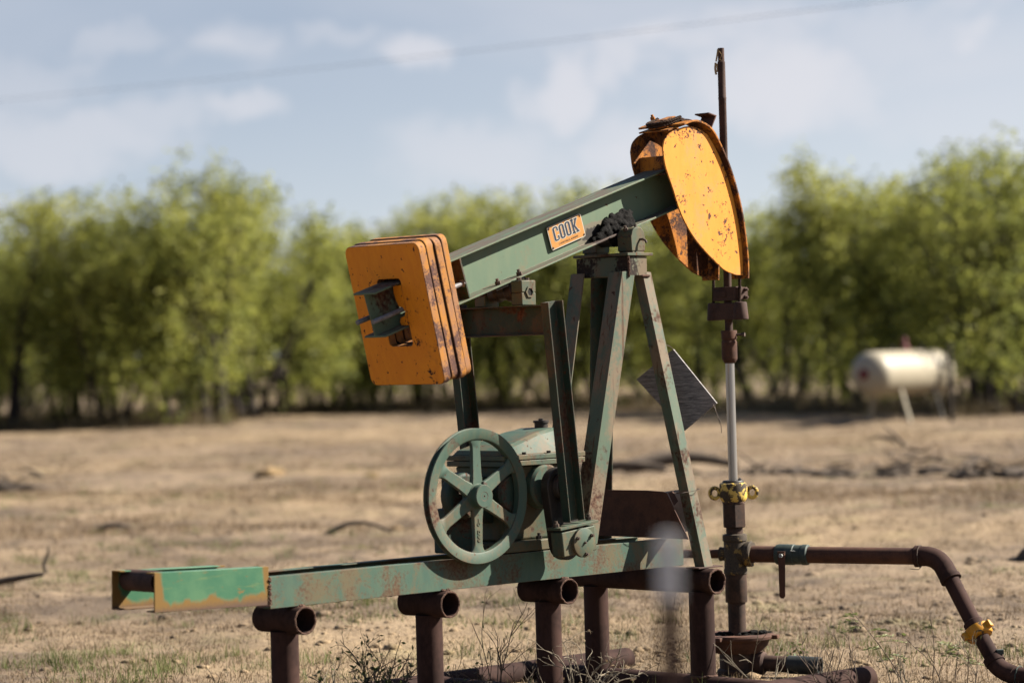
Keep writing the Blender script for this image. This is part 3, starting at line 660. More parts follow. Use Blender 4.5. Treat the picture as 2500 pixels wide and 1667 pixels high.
b = B(); b.lathe([(.10, 0), (.10, .05), (.09, .06)], (WX, .085, WZ), (0, -1, 0), 28); b.box((WX + .10, .13, WZ - .03), (.22, .09, .20)); b.box((WX + .02, .13, WZ - .15), (.16, .09, .19)); part(b, 'pinion_housing', 'green_dark', PJ, .006)

# --- guard plate across the front legs
b = B(); G = [(.36, .907), (.05, .908), (-.055, .905), (-.079, .899), (-.2, .693), (.363, .695)]
b.loft([[V((-.30 + k + .012 * math.sin(y * 9) * (z > .8), y, z)) for y, z in G] for k in (0, .004)])
b.loft([[V((-.296, -.079, .899)), V((-.296, -.112, .842)), V((-.294, -.112, .842)), V((-.294, -.079, .899))], [V((-.265, -.080, .905)), V((-.262, -.106, .86)), V((-.260, -.106, .86)), V((-.263, -.080, .905))]])
part(b, 'guard_plate', 'rust_red', PJ, 0)

# ------------------------------------------------------------------ hung sheets and board
c_, s_ = math.cos(TH), math.sin(TH)
def L2W(x, y, z): return V((.843 + x * c_ - y * s_, 13.1 + x * s_ + y * c_, z))
def quadslab(name, pts, t, m, nvec):
    b = B(); nv = V(nvec).normalized() * t
    b.loft([[V(p) for p in pts], [V(p) + nv for p in pts]]); return b.done(name, M[m], None, .001)
o = quadslab('sheet_metal', [L2W(-.2, .13, .885), L2W(-.2, -.078, .911), L2W(-.2, -.122, .722), L2W(-.2, .09, .70)], .002, 'white_sheet', (1, 0, 0))
tag(o, 'pale grey metal sheet tied with wire behind the front leg of the pumpjack', 'metal sheet')
b = B(); u = [V(p) for p in (L2W(-.285, -.16, .90), L2W(-.232, -.176, .906), L2W(-.19, -.176, .913), L2W(-.184, -.10, .905), L2W(-.198, -.06, .896), L2W(-.25, -.05, .893), L2W(-.262, -.09, .895), L2W(-.285, -.155, .899))]
b.tube(smoothpath(u, 4), .0016, 6); tag(o, None); part(b, 'tie_wire', 'wire', o, 0)
bn = V((-.35, -.94, 0)).normalized()
o = quadslab('wooden_board', [(.566, 13.063, 1.412), (.735, 13.0, 1.546), (.922, 12.93, 1.295), (.774, 12.985, 1.172)], -.016, 'board', bn)
tag(o, 'weathered dark grey plywood square hanging tilted behind the front leg', 'board')
b = B()
b.tube(smoothpath([(.737, 12.985, 1.535), (.725, 12.96, 1.553), (.70, 12.93, 1.565), (.655, 12.87, 1.563), (.62, 12.86, 1.565), (.615, 12.93, 1.562)], 4), .0016, 6)
b.tube(smoothpath([(.905, 12.92, 1.29), (.915, 12.91, 1.262), (.925, 12.91, 1.232), (.936, 12.91, 1.205), (.940, 12.92, 1.16)], 4), .0016, 6)
b.tube(smoothpath([(.912, 12.92, 1.29), (.918, 12.91, 1.25), (.928, 12.91, 1.22), (.930, 12.91, 1.20)], 4), .0014, 6)
part(b, 'tie_wire', 'wire', o, 0)

# ------------------------------------------------------------------ polished rod
RX, RY = .404, .15
PR = empty('polished_rod', L2W(RX, RY, .9), 0)
tag(PR, 'upright polished rod with rusty sleeve and clamps in front of the horse head', 'polished rod')
def rz(b, name, m, bevel=0, parent=PR, **k): # built at the well axis, shifted to the Empty
    return b.done(name, M[m], parent, bevel, **k)
D0 = -.9
b = B(); b.cyl((0, 0, .80 + D0), (0, 0, 1.50 + D0), .0215, seg=28); rz(b, 'rod', 'chrome')
b = B(); b.lathe([(.0185, 1.62), (.0185, 2.72), (.0195, 2.722), (.0195, 2.732), (.0185, 2.734), (.0180, 2.90), (.0155, 2.902), (.0150, 2.965)], (0, 0, D0), (0, 0, 1), 24); rz(b, 'rod_sleeve', 'rust_dark_gap_shade')
b = B(); b.lathe([(.020, 1.470), (.026, 1.474), (.036, 1.490), (.037, 1.495), (.037, 1.572), (.033, 1.577), (.033, 1.583), (.037, 1.588), (.038, 1.622), (.036, 1.627)], (0, 0, D0), (0, 0, 1), 28); lc = rz(b, 'rod_clamp', 'rust_red')
b = B(); b.cyl((.030, -.012, 1.606 + D0), (.062, -.025, 1.606 + D0), .006, seg=10); b.hexn((.060, -.024, 1.606 + D0), (.93, -.38, 0), .011, .014); rz(b, 'clamp_bolt', 'bolt', 0, lc)
ax = V((c_, s_, 0)); ay = V((-s_, c_, 0))
b = B(); b.box((0, 0, 1.800 + D0), (.060, .135, .066), ax, ay)
b.box(V((0, 0, 1.800 + D0)) - ax * .031 + ay * .02, (.006, .07, .032), ax, ay); b.box(V((0, 0, 1.80 + D0)) - ay * .062 + ax * .02, (.075, .028, .058), ax, ay)
for z in (1.782, 1.818): b.bolt(V((0, 0, z + D0)) - ay * .0755 + ax * .035, -ay, .010); b.bolt(V((0, 0, z + D0)) + ax * .058 - ay * .06, ax, .010)
rz(b, 'rod_clamp', 'rust_dark_gap_shade', .004)
b = B()
for k, pth in enumerate([[(-.015, -.012, 2.96), (-.020, -.018, 2.93), (-.026, -.02, 2.90)], [(-.010, -.02, 2.95), (.001, -.022, 2.93), (-.008, -.022, 2.91), (.004, -.02, 2.905)], [(-.028, -.02, 2.895), (-.031, -.02, 2.865), (-.027, -.02, 2.838)], [(-.022, -.02, 2.89), (-.022, -.021, 2.85)]]):
    pp = [V((x, y, z + D0)) for x, y, z in smoothpath(pth, 4)]; W_ = (.004, .002, .005, .003)[k]
    b.loft([[p + V((-W_, 0, 0)), p + V((W_, .001, 0)), p + V((W_, .0016, 0)), p + V((-W_, .0006, 0))] for p in pp])
rz(b, 'torn_tape', 'stone')

# ------------------------------------------------------------------ wellhead
WH = empty('wellhead', L2W(RX, RY, 0), 0)
tag(WH, 'oil wellhead with yellow eared stuffing box, tee and bent rusty flow pipe', 'wellhead')
def wp(b, name, m, bevel=0, parent=WH, **k): return b.done(name, M[m], parent, bevel, **k)
b = B(); b.lathe([(.024, .912), (.030, .918), (.048, .916), (.052, .910), (.052, .898)], (0, 0, 0), (0, 0, 1), 32); b.lathe([(.002, .917), (.012, .922), (.002, .930)], (.03, -.02, 0), (0, 0, 1), 7); wp(b, 'packing_gland', 'dark_iron_leg_shade')
b = B(); b.lathe([(.055, .906), (.064, .902), (.066, .896), (.066, .838), (.062, .826), (.055, .818), (.050, .810)], (0, 0, 0), (0, 0, 1), 40); cl = wp(b, 'stuffing_box', 'chip_yellow')
for sg in (-1, 1):
    b = B(); cx = sg * .089; b.tube([(cx + .022 * math.cos(t), 0, .858 + .025 * math.sin(t)) for t in [2 * PI * i / 28 for i in range(28)]], .0095, 10, True); b.box((sg * .066, 0, .858), (.016, .018, .044)); wp(b, 'lifting_ear', 'chip_yellow', .002, cl)
b = B(); b.lathe([(.058, .695), (.058, .812)], (0, 0, 0), (0, 0, 1), 6); b.lathe([(.054, .807), (.054, .82)], (0, 0, 0), (0, 0, 1), 30); wp(b, 'hex_body', 'oily_rust', .003)
b = B(); b.lathe([(.040, .655), (.040, .70)], (0, 0, 0), (0, 0, 1), 28); wp(b, 'nipple', 'oily_rust')
FD = V((.901, -.432, 0)); A0 = V((0, 0, .568))     # flow line direction
b = B(); b.lathe([(.044, .664), (.057, .660), (.058, .655), (.058, .632), (.053, .627), (.053, .50), (.056, .495), (.056, .476), (.050, .470)], (0, 0, 0), (0, 0, 1), 36)
b.lathe([(.048, .0), (.050, .05), (.060, .062), (.061, .082), (.057, .088), (.042, .088)], A0, FD, 32); b.lathe([(.03, 0), (.032, .06), (.034, .075), (.022, .078)], A0, -FD, 24); wp(b, 'tee', 'chip_tee')
b = B(); b.cyl(A0 - FD * .05, A0 - FD * .42, .021, seg=20); wp(b, 'side_pipe', 'rust_red')
b = B(); b.lathe([(.050, .34), (.052, .345), (.052, .475)], (0, 0, 0), (0, 0, 1), 32); b.lathe([(.042, .15), (.042, .342)], (0, 0, 0), (0, 0, 1), 28); wp(b, 'casing_pipe', 'oily_rust')
b = B(); b.lathe([(.045, .186), (.12, .186), (.15, .194), (.172, .190), (.176, .182), (.174, .170), (.150, .160), (.145, .138), (.118, .112), (.112, .104), (.06, .100)], (0, 0, 0), (0, 0, 1), 40); fl = wp(b, 'wellhead_flange', 'rust_red')
b = B(); b.lathe([(.085, .108), (.088, .09), (.088, .03), (.10, .02), (.10, -.12)], (0, 0, 0), (0, 0, 1), 36); wp(b, 'casing_head', 'oily_rust')
b = B()
for k in range(5): lump(b, (-.08 + .05 * k, .02 * (k % 2) - .02, .19), .028, (1.3, 1.2, .5), 7, k)
wp(b, 'oily_dirt', 'grease', 0, fl)
for p_ in ((.165, -.06, .178), (-.1, -.14, .178)):
    b = B(); b.box(p_, (.05, .045, .02), (p_[0], p_[1], 0), (-p_[1], p_[0], 0)); wp(b, 'flange_lug', 'rust_red', .004, fl)
W0 = L2W(RX, RY, 0)
b = B(); o0 = V((.07, -.03, .055)); o1 = V((.37, -.17, .045)); b.cyl(o0, o0.lerp(o1, .55), .038, seg=28); b.lathe([(.055, 0), (.055, .05), (.045, .06)], o0, o1 - o0, 28); wp(b, 'side_outlet', 'rust_dark_gap_shade')
b = B(); b.hollow(o0.lerp(o1, .53), o1, .043, .036, 28); b.cyl(o1 - (o1 - o0).normalized() * .05, o1 - (o1 - o0).normalized() * .045, .037, seg=24); wp(b, 'outlet_fitting', 'plastic')
# flow line (points relative to the well axis)
def rel(p): return V(p) - W0
Fp = [A0 + FD * .075, rel((1.845, 13.098, .562))]
b = B(); b.cyl(Fp[0], Fp[1], .039, seg=32); b.hexn(Fp[0] + FD * .01, FD, .001, .001); wp(b, 'flow_pipe', 'rust_red')
va, vb = Fp[0].lerp(Fp[1], .16), Fp[0].lerp(Fp[1], .355)
b = B(); d = (vb - va).normalized(); L = (vb - va).length; b.lathe([(.041, 0), (.047, .004), (.049, .02), (.049, L * .55), (.046, L * .57), (.046, L * .8), (.049, L * .82), (.048, L * .97), (.041, L)], va, d, 32); vv = wp(b, 'ball_valve', 'valve_green')
b = B(); side = V((-.43, -.90, 0)).normalized(); hv = va.lerp(vb, .3) + side * .045
b.cyl(hv - side * .01, hv + side * .022, .016, seg=16); b.loft([[hv + side * (.018 + k) + V((x, 0, z)) for x, z in ((-.018, .02), (.018, .02), (.016, -.06), (.0135, -.19), (.006, -.2), (-.006, -.2), (-.0135, -.19), (-.014, -.06))] for k in (0, .006)]); wp(b, 'valve_handle', 'rust_red', .001, vv)
b = B(); b.hexn(hv + side * .024, side, .010, .010); b.box(hv + V((.048, 0, .02)) + side * .008, (.022, .004, .05), (1, 0, -.1), (0, 0, 1)); wp(b, 'handle_nut', 'white_sheet', 0, vv)
E0, E1, E2, E3 = Fp[1], rel((1.972, 12.99, .462)), rel((2.064, 12.85, .238)), rel((2.120, 12.765, .115))
el = [E0 - FD * .02, E0 + V((.035, -.016, 0)), E0 + V((.072, -.034, -.012)), E0 + V((.098, -.06, -.038)), E0 + V((.115, -.088, -.075)), E1]
b = B(); b.tube(smoothpath(el, 5), .046, 24); b.lathe([(.050, -.006), (.050, .012)], E0 - FD * .01, FD, 28); dn = (E2 - E1).normalized(); b.lathe([(.050, -.012), (.050, .006)], E1, dn, 28); wp(b, 'elbow', 'rust_pipe')
b = B(); weldring(b, E0 + FD * .006, FD, .0505, 24, .0022); b.tube(smoothpath([E0 + V((0, -.045, -.04)), E0 + V((-.01, -.05, -.056)), E0 + V((-.05, -.05, -.052))], 4), .0016, 6); wp(b, 'tie_wire', 'wire')
b = B(); b.cyl(E1, E2, .0375, seg=30); wp(b, 'flow_pipe', 'rust_pipe')
b = B(); dd = (E3 - E2).normalized(); b.lathe([(.041, -.05), (.046, -.045), (.046, -.01)], E2, dd, 28); wp(b, 'pipe_collar', 'rust_pipe')
b = B(); b.lathe([(.046, -.016), (.060, -.012), (.063, .0), (.063, .026), (.056, .036), (.040, .04)], E2, dd, 36); un = wp(b, 'hammer_union', 'chip_union')
u_, w_, _ = b.frame(dd) if False else B().frame(dd)
for k in range(3):
    t = .3 + 2 * PI * k / 3; rdv = u_ * math.cos(t) + w_ * math.sin(t); b = B(); b.box(E2 + rdv * .068 + dd * .012, (.028, .026, .034), rdv, dd.cross(rdv)); wp(b, 'union_lug', 'chip_union', .004, un)
b = B(); b.cyl(E2 + dd * .03, E3 + dd * .01, .036, seg=28); wp(b, 'flow_pipe', 'rust_pipe')
q = [E3 - dd * .01, E3 + dd * .03, E3 + dd * .05 + V((.02, -.01, -.008)), E3 + V((.075, -.06, -.062)), E3 + V((.14, -.11, -.072)), E3 + V((.9, -.7, -.10))]
b = B(); b.tube(smoothpath(q, 6), .042, 24); b.lathe([(.047, -.01), (.047, .02)], E3, dd, 28); wp(b, 'ground_elbow', 'rust_pipe')
b = B(); pc = E3 + V((.10, -.078, -.068)); weldring(b, pc, (.78, -.6, -.05), .044, 24, .003); b.box(E3 + dd * -.01 + V((.03, -.02, .028)), (.03, .03, .02)); wp(b, 'pipe_band', 'valve_green')

# ------------------------------------------------------------------ steel fence post close to the camera
b = B(); gz0 = 0
sec = [(-.015, 0), (.015, 0), (.015, .004), (.003, .005), (.003, .034), (-.003, .034), (-.003, .005), (-.015, .004)]
FPx, FPy = .206, 3.9
b.sweep((FPx, FPy, -.3), (FPx, FPy, 1.205), (1, 0, 0), (0, 1, 0), sec); o = b.done('fence_post', M['rust_dark_gap_shade'], None, .0008)
tag(o, 'blurred steel fence post with pale tip standing closest in the foreground', 'fence post')
b = B(); b.sweep((FPx, FPy - .001, 1.205), (FPx, FPy - .001, 1.295), (1, 0, 0), (0, 1, 0), [(x * 1.0, y * 1.02) for x, y in sec]); b.done('painted_tip', M['galv'], o, .0008)
b = B()
for k in range(12): b.box((FPx, FPy - .004, .25 + .075 * k), (.012, .008, .022))
b.done('stud', M['rust_dark_gap_shade'], o, 0)

# ------------------------------------------------------------------ propane tank in front of the trees
TK = empty('storage_tank', (8.15, 56.2, 0), 0)
tag(TK, 'cream white horizontal propane tank on legs before the trees', 'tank')
ta = V((.62, .785, 0)); tr = V((.785, -.62, 0)); tc = V((-.43, 0, .94)); R_ = .44; Lh = 1.2
prof = [(max(.002, R_ * math.cos(t)), -Lh + .32 * math.sin(t)) for t in np.linspace(-PI / 2, 0, 10)] + [(R_, Lh * k) for k in (-.5, 0, .5)] + [(max(.002, R_ * math.cos(t)), Lh + .32 * math.sin(t)) for t in np.linspace(0, PI / 2, 10)]
b = B(); b.lathe(prof, tc, ta, 40); b.done('tank_body', M['cream'], TK, 0)
b = B(); b.lathe([(.11, -Lh - .327), (.11, -Lh - .30)], tc, ta, 20); b.done('gauge_plate', M['red'], TK, 0)
for k in (-.62, .66):
    for sg in (-1, 1):
        b = B(); b.sweep(tc + ta * k + tr * sg * .28 + V((0, 0, -.30)), tc + ta * (k + .03) + tr * sg * .46 + V((0, 0, -.98)), tuple(ta), tuple(tr), [(-.035, -.03), (.035, -.03), (.035, .03), (-.035, .03)]); b.done('leg', M['cream' if k < 0 else 'dark_iron_leg_shade'], TK, .004)  # far legs coloured dark as painted shade; the near pair stays cream
    b = B(); b.lathe([(R_ + .006, k - .05), (R_ + .012, k - .04), (R_ + .012, k + .04), (R_ + .006, k + .05)], tc, ta, 40, caps=False)
    if k > 0: b.done('dark_strap', M['dark_iron_leg_shade'], TK, 0)
    else: b.bm.free()
b = B(); b.lathe([(.10, R_ - .03), (.10, R_ + .05), (.07, R_ + .1)], tc + ta * .05, (0, 0, 1), 20); b.lathe([(.05, R_ + .05), (.06, R_ + .2), (.03, R_ + .26)], tc + ta * .05, (0, 0, 1), 14); b.done('valve_hood', M['red'], TK, 0)
for k, h_ in ((-.45, .09), (.7, .13)):
    b = B(); b.cyl(tc + ta * k + V((0, 0, R_ - .02)), tc + ta * k + V((0, 0, R_ + h_)), .05); b.done('fitting', M['dark_iron_leg_shade'], TK, 0)
b = B(); b.cyl((8.49, 55.3, -.2), (8.49, 55.3, 1.45), .05, seg=14); b.lathe([(.04, 1.42), (.055, 1.46), (.02, 1.50)], (8.49, 55.3, 0), (0, 0, 1), 14)
o = b.done('wooden_post', M['bark'], None, 0); tag(o, 'dark upright post standing before the right end of the cream tank', 'post')

# ------------------------------------------------------------------ overhead cable
P0, P1 = V((-13.322, 75, 8.581)), V((6.59, 48, 7.322)); dv = P1 - P0
b = B(); pts = []
for i in range(61):
    t = -1.2 + 3.6 * i / 60; p = P0 + dv * t; p.z = 8.581 + (7.322 - 8.581) * t - .33 * (t * (1 - t)); pts.append(p)
b.tube(pts, .0048, 8); o = b.done('power_line', M['cable'], None, 0); tag(o, 'thin grey overhead cable crossing the sky, sloping up to the right', 'cable')

# ------------------------------------------------------------------ trees
def make_tree(name, seed, H, spread, nleaf, thin=False):
    r = np.random.default_rng(seed); tb = B(); tips = []
    def branch(p, d, L, rad, lvl):
        n_ = 4; pts = [p]; dd = d.copy()
        for i in range(n_):
            dd = (dd + V(r.normal(0, .16, 3)) + V((0, 0, .05))).normalized(); pts.append(pts[-1] + dd * L / n_)
        tb.tube(pts, rad, 7 if lvl < 2 else 4, taper=rad * .55)
        if lvl >= 2: tips.append((pts[-1], lvl)); tips.append((pts[2], lvl))
        if lvl < 3:
            for k in range(3 if lvl else 3):
                a = r.uniform(0, 2 * PI); out = V((math.cos(a), math.sin(a), r.uniform(-.05, .75)))
                nd = (dd * .75 + out * .75).normalized()
                branch(pts[-1] if k < 2 else pts[2], nd, L * r.uniform(.55, .8), rad * .5, lvl + 1)
    ns = 4 if not thin else 2
    for k in range(ns):
        a = 2 * PI * k / ns + r.uniform(-.5, .5); lean = r.uniform(.25, .65) if not thin else .15
        branch(V((.14 * math.cos(a), .14 * math.sin(a), -.1)), V((lean * math.cos(a), lean * math.sin(a), 1)).normalized(), H * r.uniform(.27, .36), r.uniform(.06, .10), 0)
    zs = float(np.percentile([t[0].z for t in tips], 96)); k_ = (H - .35) / zs
    P = np.array([t[0] for t in tips]); rad_ = np.hypot(P[:, 0], P[:, 1]).max(); kx = spread / rad_
    # fit whole skeleton to the wanted height and spread
    for v in tb.bm.verts: v.co = V((v.co.x * kx, v.co.y * kx, v.co.z * k_))
    P = P * np.array([kx, kx, k_])
    top = P[:, 2] > .80 * H; P[top, 2] = .80 * H + .19 * H * np.tanh((P[top, 2] - .80 * H) / (.19 * H))
    for v in tb.bm.verts:
        if v.co.z > .8 * H: v.co.z = .80 * H + .19 * H * math.tanh((v.co.z - .80 * H) / (.19 * H))
    # extra drooping skirt points
    ex = P[r.integers(0, len(P), len(P))] * np.array([1.08, 1.08, 1]); ex[:, 2] = np.clip(ex[:, 2] - r.uniform(.3, 3.2, len(ex)), r.uniform(.35, 1.6, len(ex)), None)
    P = np.concatenate([P, ex[:int(len(ex) * (.7 if not thin else .2))]])
    cl = r.integers(0, len(P), nleaf // 22)
    cp = P[cl] + r.normal(0, .20, (len(cl), 3)); ct = r.normal(.55, .28, len(cl)) + .12 * (cp[:, 2] / H - .5)
    i = np.repeat(np.arange(len(cl)), 22); n_ = len(i)
    c = cp[i] + r.normal(0, 1, (n_, 3)) * np.array([.15, .15, .16])
    c[:, 2] = np.maximum(c[:, 2], .25)
    d = r.normal(0, 1, (n_, 3)); d[:, 2] = d[:, 2] * .5 - .45; d /= np.linalg.norm(d, axis=1)[:, None]
    w = np.cross(d, r.normal(0, 1, (n_, 3))); w /= np.linalg.norm(w, axis=1)[:, None]
    ln = r.uniform(.10, .20, n_)[:, None]; wd = r.uniform(.022, .045, n_)[:, None]
    v = np.stack([c - w * wd * .5, c + d * ln * .5 - w * wd, c + d * ln, c + d * ln * .5 + w * wd], 1).reshape(-1, 3)
    f = np.arange(n_ * 4).reshape(-1, 4)
    tone = np.repeat(np.clip(ct[i] + r.normal(0, .12, n_), 0, 1), 4)
    root = empty(name)
    tb.done('trunk', M['bark'], root, 0, smooth=60)
    fast_mesh('crown', v, f, M['leaf'], root, tone)
    return root
variants = [make_tree('mesquite_tree', 20 + k, 6.0, sp_, 8600) for k, sp_ in enumerate((3.1, 3.3, 2.7, 3.5, 3.0, 2.8))]
thin = make_tree('mesquite_tree', 51, 6.0, 1.2, 3600, True)
used = set()
def place_tree(src, x, y, H, rz_, label, group):
    H *= .96
    if src.name not in used: o = src; used.add(src.name)
    else:
        o = src.copy(); COL.objects.link(o)
        for ch in src.children:
            c = ch.copy(); COL.objects.link(c); c.parent = o
    k = H / 6.0; o.location = (x, y, g1(x, y) - .03); o.scale = (k * random.uniform(.92, 1.08), k * random.uniform(.92, 1.08), k); o.rotation_euler = (0, 0, rz_)
    tag(o, label, 'tree', group); return o
def wx(xd, d): return (xd * 1.063 - 1250) / 6944 * d
front = [(20, 70, 6.2, 'mesquite tree with yellow-green crown at the left end of the tree line'), (150, 73, 6.3, 'mesquite tree beside the leftmost tree, above bare dark stems'),
 (265, 70, 6.2, 'mesquite tree left of the tallest crown, pale green top'), (395, 71, 6.3, 'mesquite tree with thick dark forked trunk behind the green skid extension'),
 (490, 70, 6.75, 'tallest rounded mesquite tree of the left-hand tree belt'), (565, 74, 6.6, 'mesquite tree sloping down right of the tallest left crown'),
 (645, 77, 5.5, 'low mesquite tree at the dip in the tree line'), (725, 80, 5.6, 'mesquite tree just left of the orange counterweight'),
 (800, 82, 5.7, 'mesquite tree above the top left corner of the orange counterweight'), (885, 83, 5.5, 'mesquite tree directly behind the orange counterweight'),
 (965, 82, 6.1, 'mesquite tree rising over the right edge of the counterweight'), (1060, 81, 6.5, 'mesquite tree over the tail end of the walking beam'),
 (1165, 80, 6.6, 'broad mesquite tree behind the middle of the walking beam'), (1275, 79, 6.6, 'mesquite tree behind the orange nameplate on the beam'),
 (1375, 78, 6.3, 'mesquite tree behind the top of the samson post'), (1490, 76, 6.0, 'mesquite tree behind the front leg of the pumpjack'),
 (1610, 73, 5.7, 'mesquite tree behind the orange horse head'), (1725, 70, 5.2, 'lower mesquite tree just right of the polished rod'),
 (1810, 68, 5.3, 'mesquite tree between the polished rod and the spindly tree'), (1985, 66, 5.4, 'mesquite tree right of the spindly tree, behind the tank end'),
 (2085, 64, 5.6, 'mesquite tree rising behind the middle of the cream tank'), (2180, 63, 5.6, 'mesquite tree behind the right end of the cream tank'),
 (2265, 61, 6.0, 'tall mesquite tree right of the cream tank'), (2355, 59, 6.0, 'rightmost tall mesquite tree at the edge of the view')]
for k, (xd, d, H, lb) in enumerate(front):
    place_tree(variants[k % 6], wx(xd, d), d, H, random.uniform(0, 6.28), lb, 'mesquite trees along the pasture edge')
place_tree(thin, wx(1900, 66), 66, 6.35, 1.0, 'thin spindly mesquite tree poking above the crowns right of the rod', 'mesquite trees along the pasture edge')
for k, x in enumerate(np.concatenate([np.arange(-30, -13.5, 2.6), np.arange(11.2, 28, 2.6)])):
    y = 69 - .35 * x + random.uniform(-2, 2) if x > 0 else 71 + random.uniform(-2, 2)
    place_tree(variants[(k * 5 + 2) % 6], x, y, random.uniform(5.6, 6.4), random.uniform(0, 6.28), 'mesquite tree standing deeper in the blurred yellow-green belt', 'mesquite trees deeper in the belt')
for row in range(3):
    for x in np.arange(-26 - row * 3, 24 + row * 3, 3.1):
        y = 78 + row * 7 - (x > 6) * min(1, max(0, (x - 6) / 6)) * 9 + random.uniform(-2, 2) + (6 if -8 < x < 5 else 0)
        place_tree(variants[random.randrange(6)], x + random.uniform(-1, 1), y, random.uniform(4.9, 5.9), random.uniform(0, 6.28), 'mesquite tree standing deeper in the blurred yellow-green belt', 'mesquite trees deeper in the belt')

nw = 26000; wxx = rng.uniform(-75, 75, nw); wyy = rng.uniform(112, 150, nw); wt = 4.6 + 1.2 * vnoise(wxx / 5, wyy / 5, 91) + 1.4 * vnoise(wxx / 1.7, wyy / 1.7, 92)
wc = np.stack([wxx, wyy, wt * np.sqrt(rng.random(nw))], 1); wdv = rng.normal(0, 1, (nw, 3)); wdv /= np.linalg.norm(wdv, axis=1)[:, None]; wv = np.cross(wdv, rng.normal(0, 1, (nw, 3))); wv /= np.linalg.norm(wv, axis=1)[:, None]
o = fast_mesh('distant_woods', np.stack([wc - wv * .14, wc + wdv * .3, wc + wv * .14, wc - wdv * .3], 1).reshape(-1, 3), np.arange(nw * 4).reshape(-1, 4), M['leaf'], None, np.repeat(rng.uniform(.1, .7, nw), 4))
tag(o, 'far mass of bushy green woods behind the mesquite belt', 'woods', kind='stuff')

# ------------------------------------------------------------------ grasses
def blades(name, P, nb, hmin, hmax, wmin, wmax, lean, m, label, cat, spread=.04, tone=(.5, .25)):
    P = np.asarray(P); i = np.repeat(np.arange(len(P)), nb); n_ = len(i)
    base = P[i] + np.concatenate([rng.normal(0, spread, (n_, 2)), np.zeros((n_, 1))], 1)
    hs = np.repeat(rng.uniform(.6, 1.25, len(P)), nb)
    h = rng.uniform(hmin, hmax, n_) * hs; a = rng.uniform(0, 2 * PI, n_); ln = np.abs(rng.normal(0, lean, n_))
    d = np.stack([np.cos(a) * ln, np.sin(a) * ln, np.ones(n_)], 1); d /= np.linalg.norm(d, axis=1)[:, None]
    t = rng.uniform(0, 2 * PI, n_); w = np.stack([np.cos(t), np.sin(t), np.zeros(n_)], 1) * rng.uniform(wmin, wmax, n_)[:, None]
    mid = base + d * (h * .55)[:, None]; tip = base + d * h[:, None] + np.stack([np.cos(a) * ln * h * .5, np.sin(a) * ln * h * .5, -ln * h * .25], 1)
    v = np.stack([base - w, base + w, mid + w * .7, mid - w * .7, tip], 1).reshape(-1, 3)
    k = np.arange(n_) * 5
    f = np.concatenate([np.stack([k, k + 1, k + 2, k + 3], 1), np.stack([k + 3, k + 2, k + 4, k + 4], 1)])
    tn = np.repeat(np.clip(np.repeat(rng.normal(tone[0], tone[1], len(P)), nb) + rng.normal(0, .12, n_), 0, 1), 5)
    k3 = np.stack([k + 3, k + 2, k + 4], 1); k4 = np.stack([k, k + 1, k + 2], 1); k5 = np.stack([k, k + 2, k + 3], 1)
    o = fast_mesh(name, v, np.concatenate([k4, k5, k3]), M[m], None, tn)
    tag(o, label, cat, kind='stuff'); return o
def scatter(n_, r0, r1, half=15, pw=1.0, thr=None, sc=1.0, seed=5):
    r = np.sqrt(rng.uniform(r0 ** 2, r1 ** 2, n_)) if pw == 1 else r0 * (r1 / r0) ** rng.random(n_)
    a = np.radians(rng.uniform(-half, half, n_)); x, y = r * np.sin(a), r * np.cos(a)
    if thr is not None:
        k = vnoise(x / sc, y / sc, seed) + .5 * vnoise(x / sc * 2.7, y / sc * 2.7, seed + 1) > thr; x, y = x[k], y[k]
    return np.stack([x, y, gz(x, y) - .005], 1)
near = np.concatenate([scatter(26000, 12.4, 36, 15, 0, -.12, 1.1, 31), scatter(6000, 12.4, 30, 15, 0)])
blades('dry_grass', near, 9, .014, .052, .0008, .0024, .9, 'straw', 'short dead straw grass over the pasture earth', 'dry grass', .05, (.45, .25))
blades('dry_grass', scatter(20000, 26, 76, 15, 0, -.16, 2.6, 33), 8, .03, .11, .002, .006, .8, 'straw', 'pale dead grass over the middle of the pasture', 'dry grass', .10, (.55, .2))
blades('green_grass', scatter(2600, 12.6, 50, 15, 0, .24, 1.1, 41), 18, .03, .11, .0012, .003, .55, 'grass', 'small green grass tufts dotted over the dry pasture', 'grass', .06, (.45, .2))
blades('green_grass', np.concatenate([scatter(420, 12.6, 15.5, 15, 0, .16, .7, 77), scatter(420, 14, 36, 14, 0, .08, 1.2, 78)]), 34, .03, .12, .0009, .0022, .55, 'grass', 'green and yellow grass tufts round the pump base', 'grass', .05, (.5, .25))
sx = rng.uniform(-26, 22, 2600); sy = 70 - np.clip(sx, 0, 12) * 1.0 + np.where((sx > -7) & (sx < 5), 9, 0) + np.abs(rng.normal(0, 7, 2600)) - 1.0
blades('dry_scrub', np.stack([sx, sy, gz(sx, sy) - .02], 1), 20, .15, .6, .006, .016, .8, 'scrub', 'low brown dead undergrowth beneath the mesquite trees', 'undergrowth', .16, (.45, .25))
blades('leaf_litter', scatter(7000, 12.4, 45, 15, 0, -.05, .9, 83), 5, .02, .09, .0012, .0035, 3.5, 'scrub', 'scattered dead twigs and leaf litter on the pasture', 'leaf litter', .09, (.2, .2))
blades('dry_grass', scatter(4500, 4.5, 12.4, 24, 0, -.05, 1.0, 85), 8, .014, .05, .0008, .0022, .9, 'straw', 'thin dead grass between the camera and the pump', 'dry grass', .05, (.45, .25))
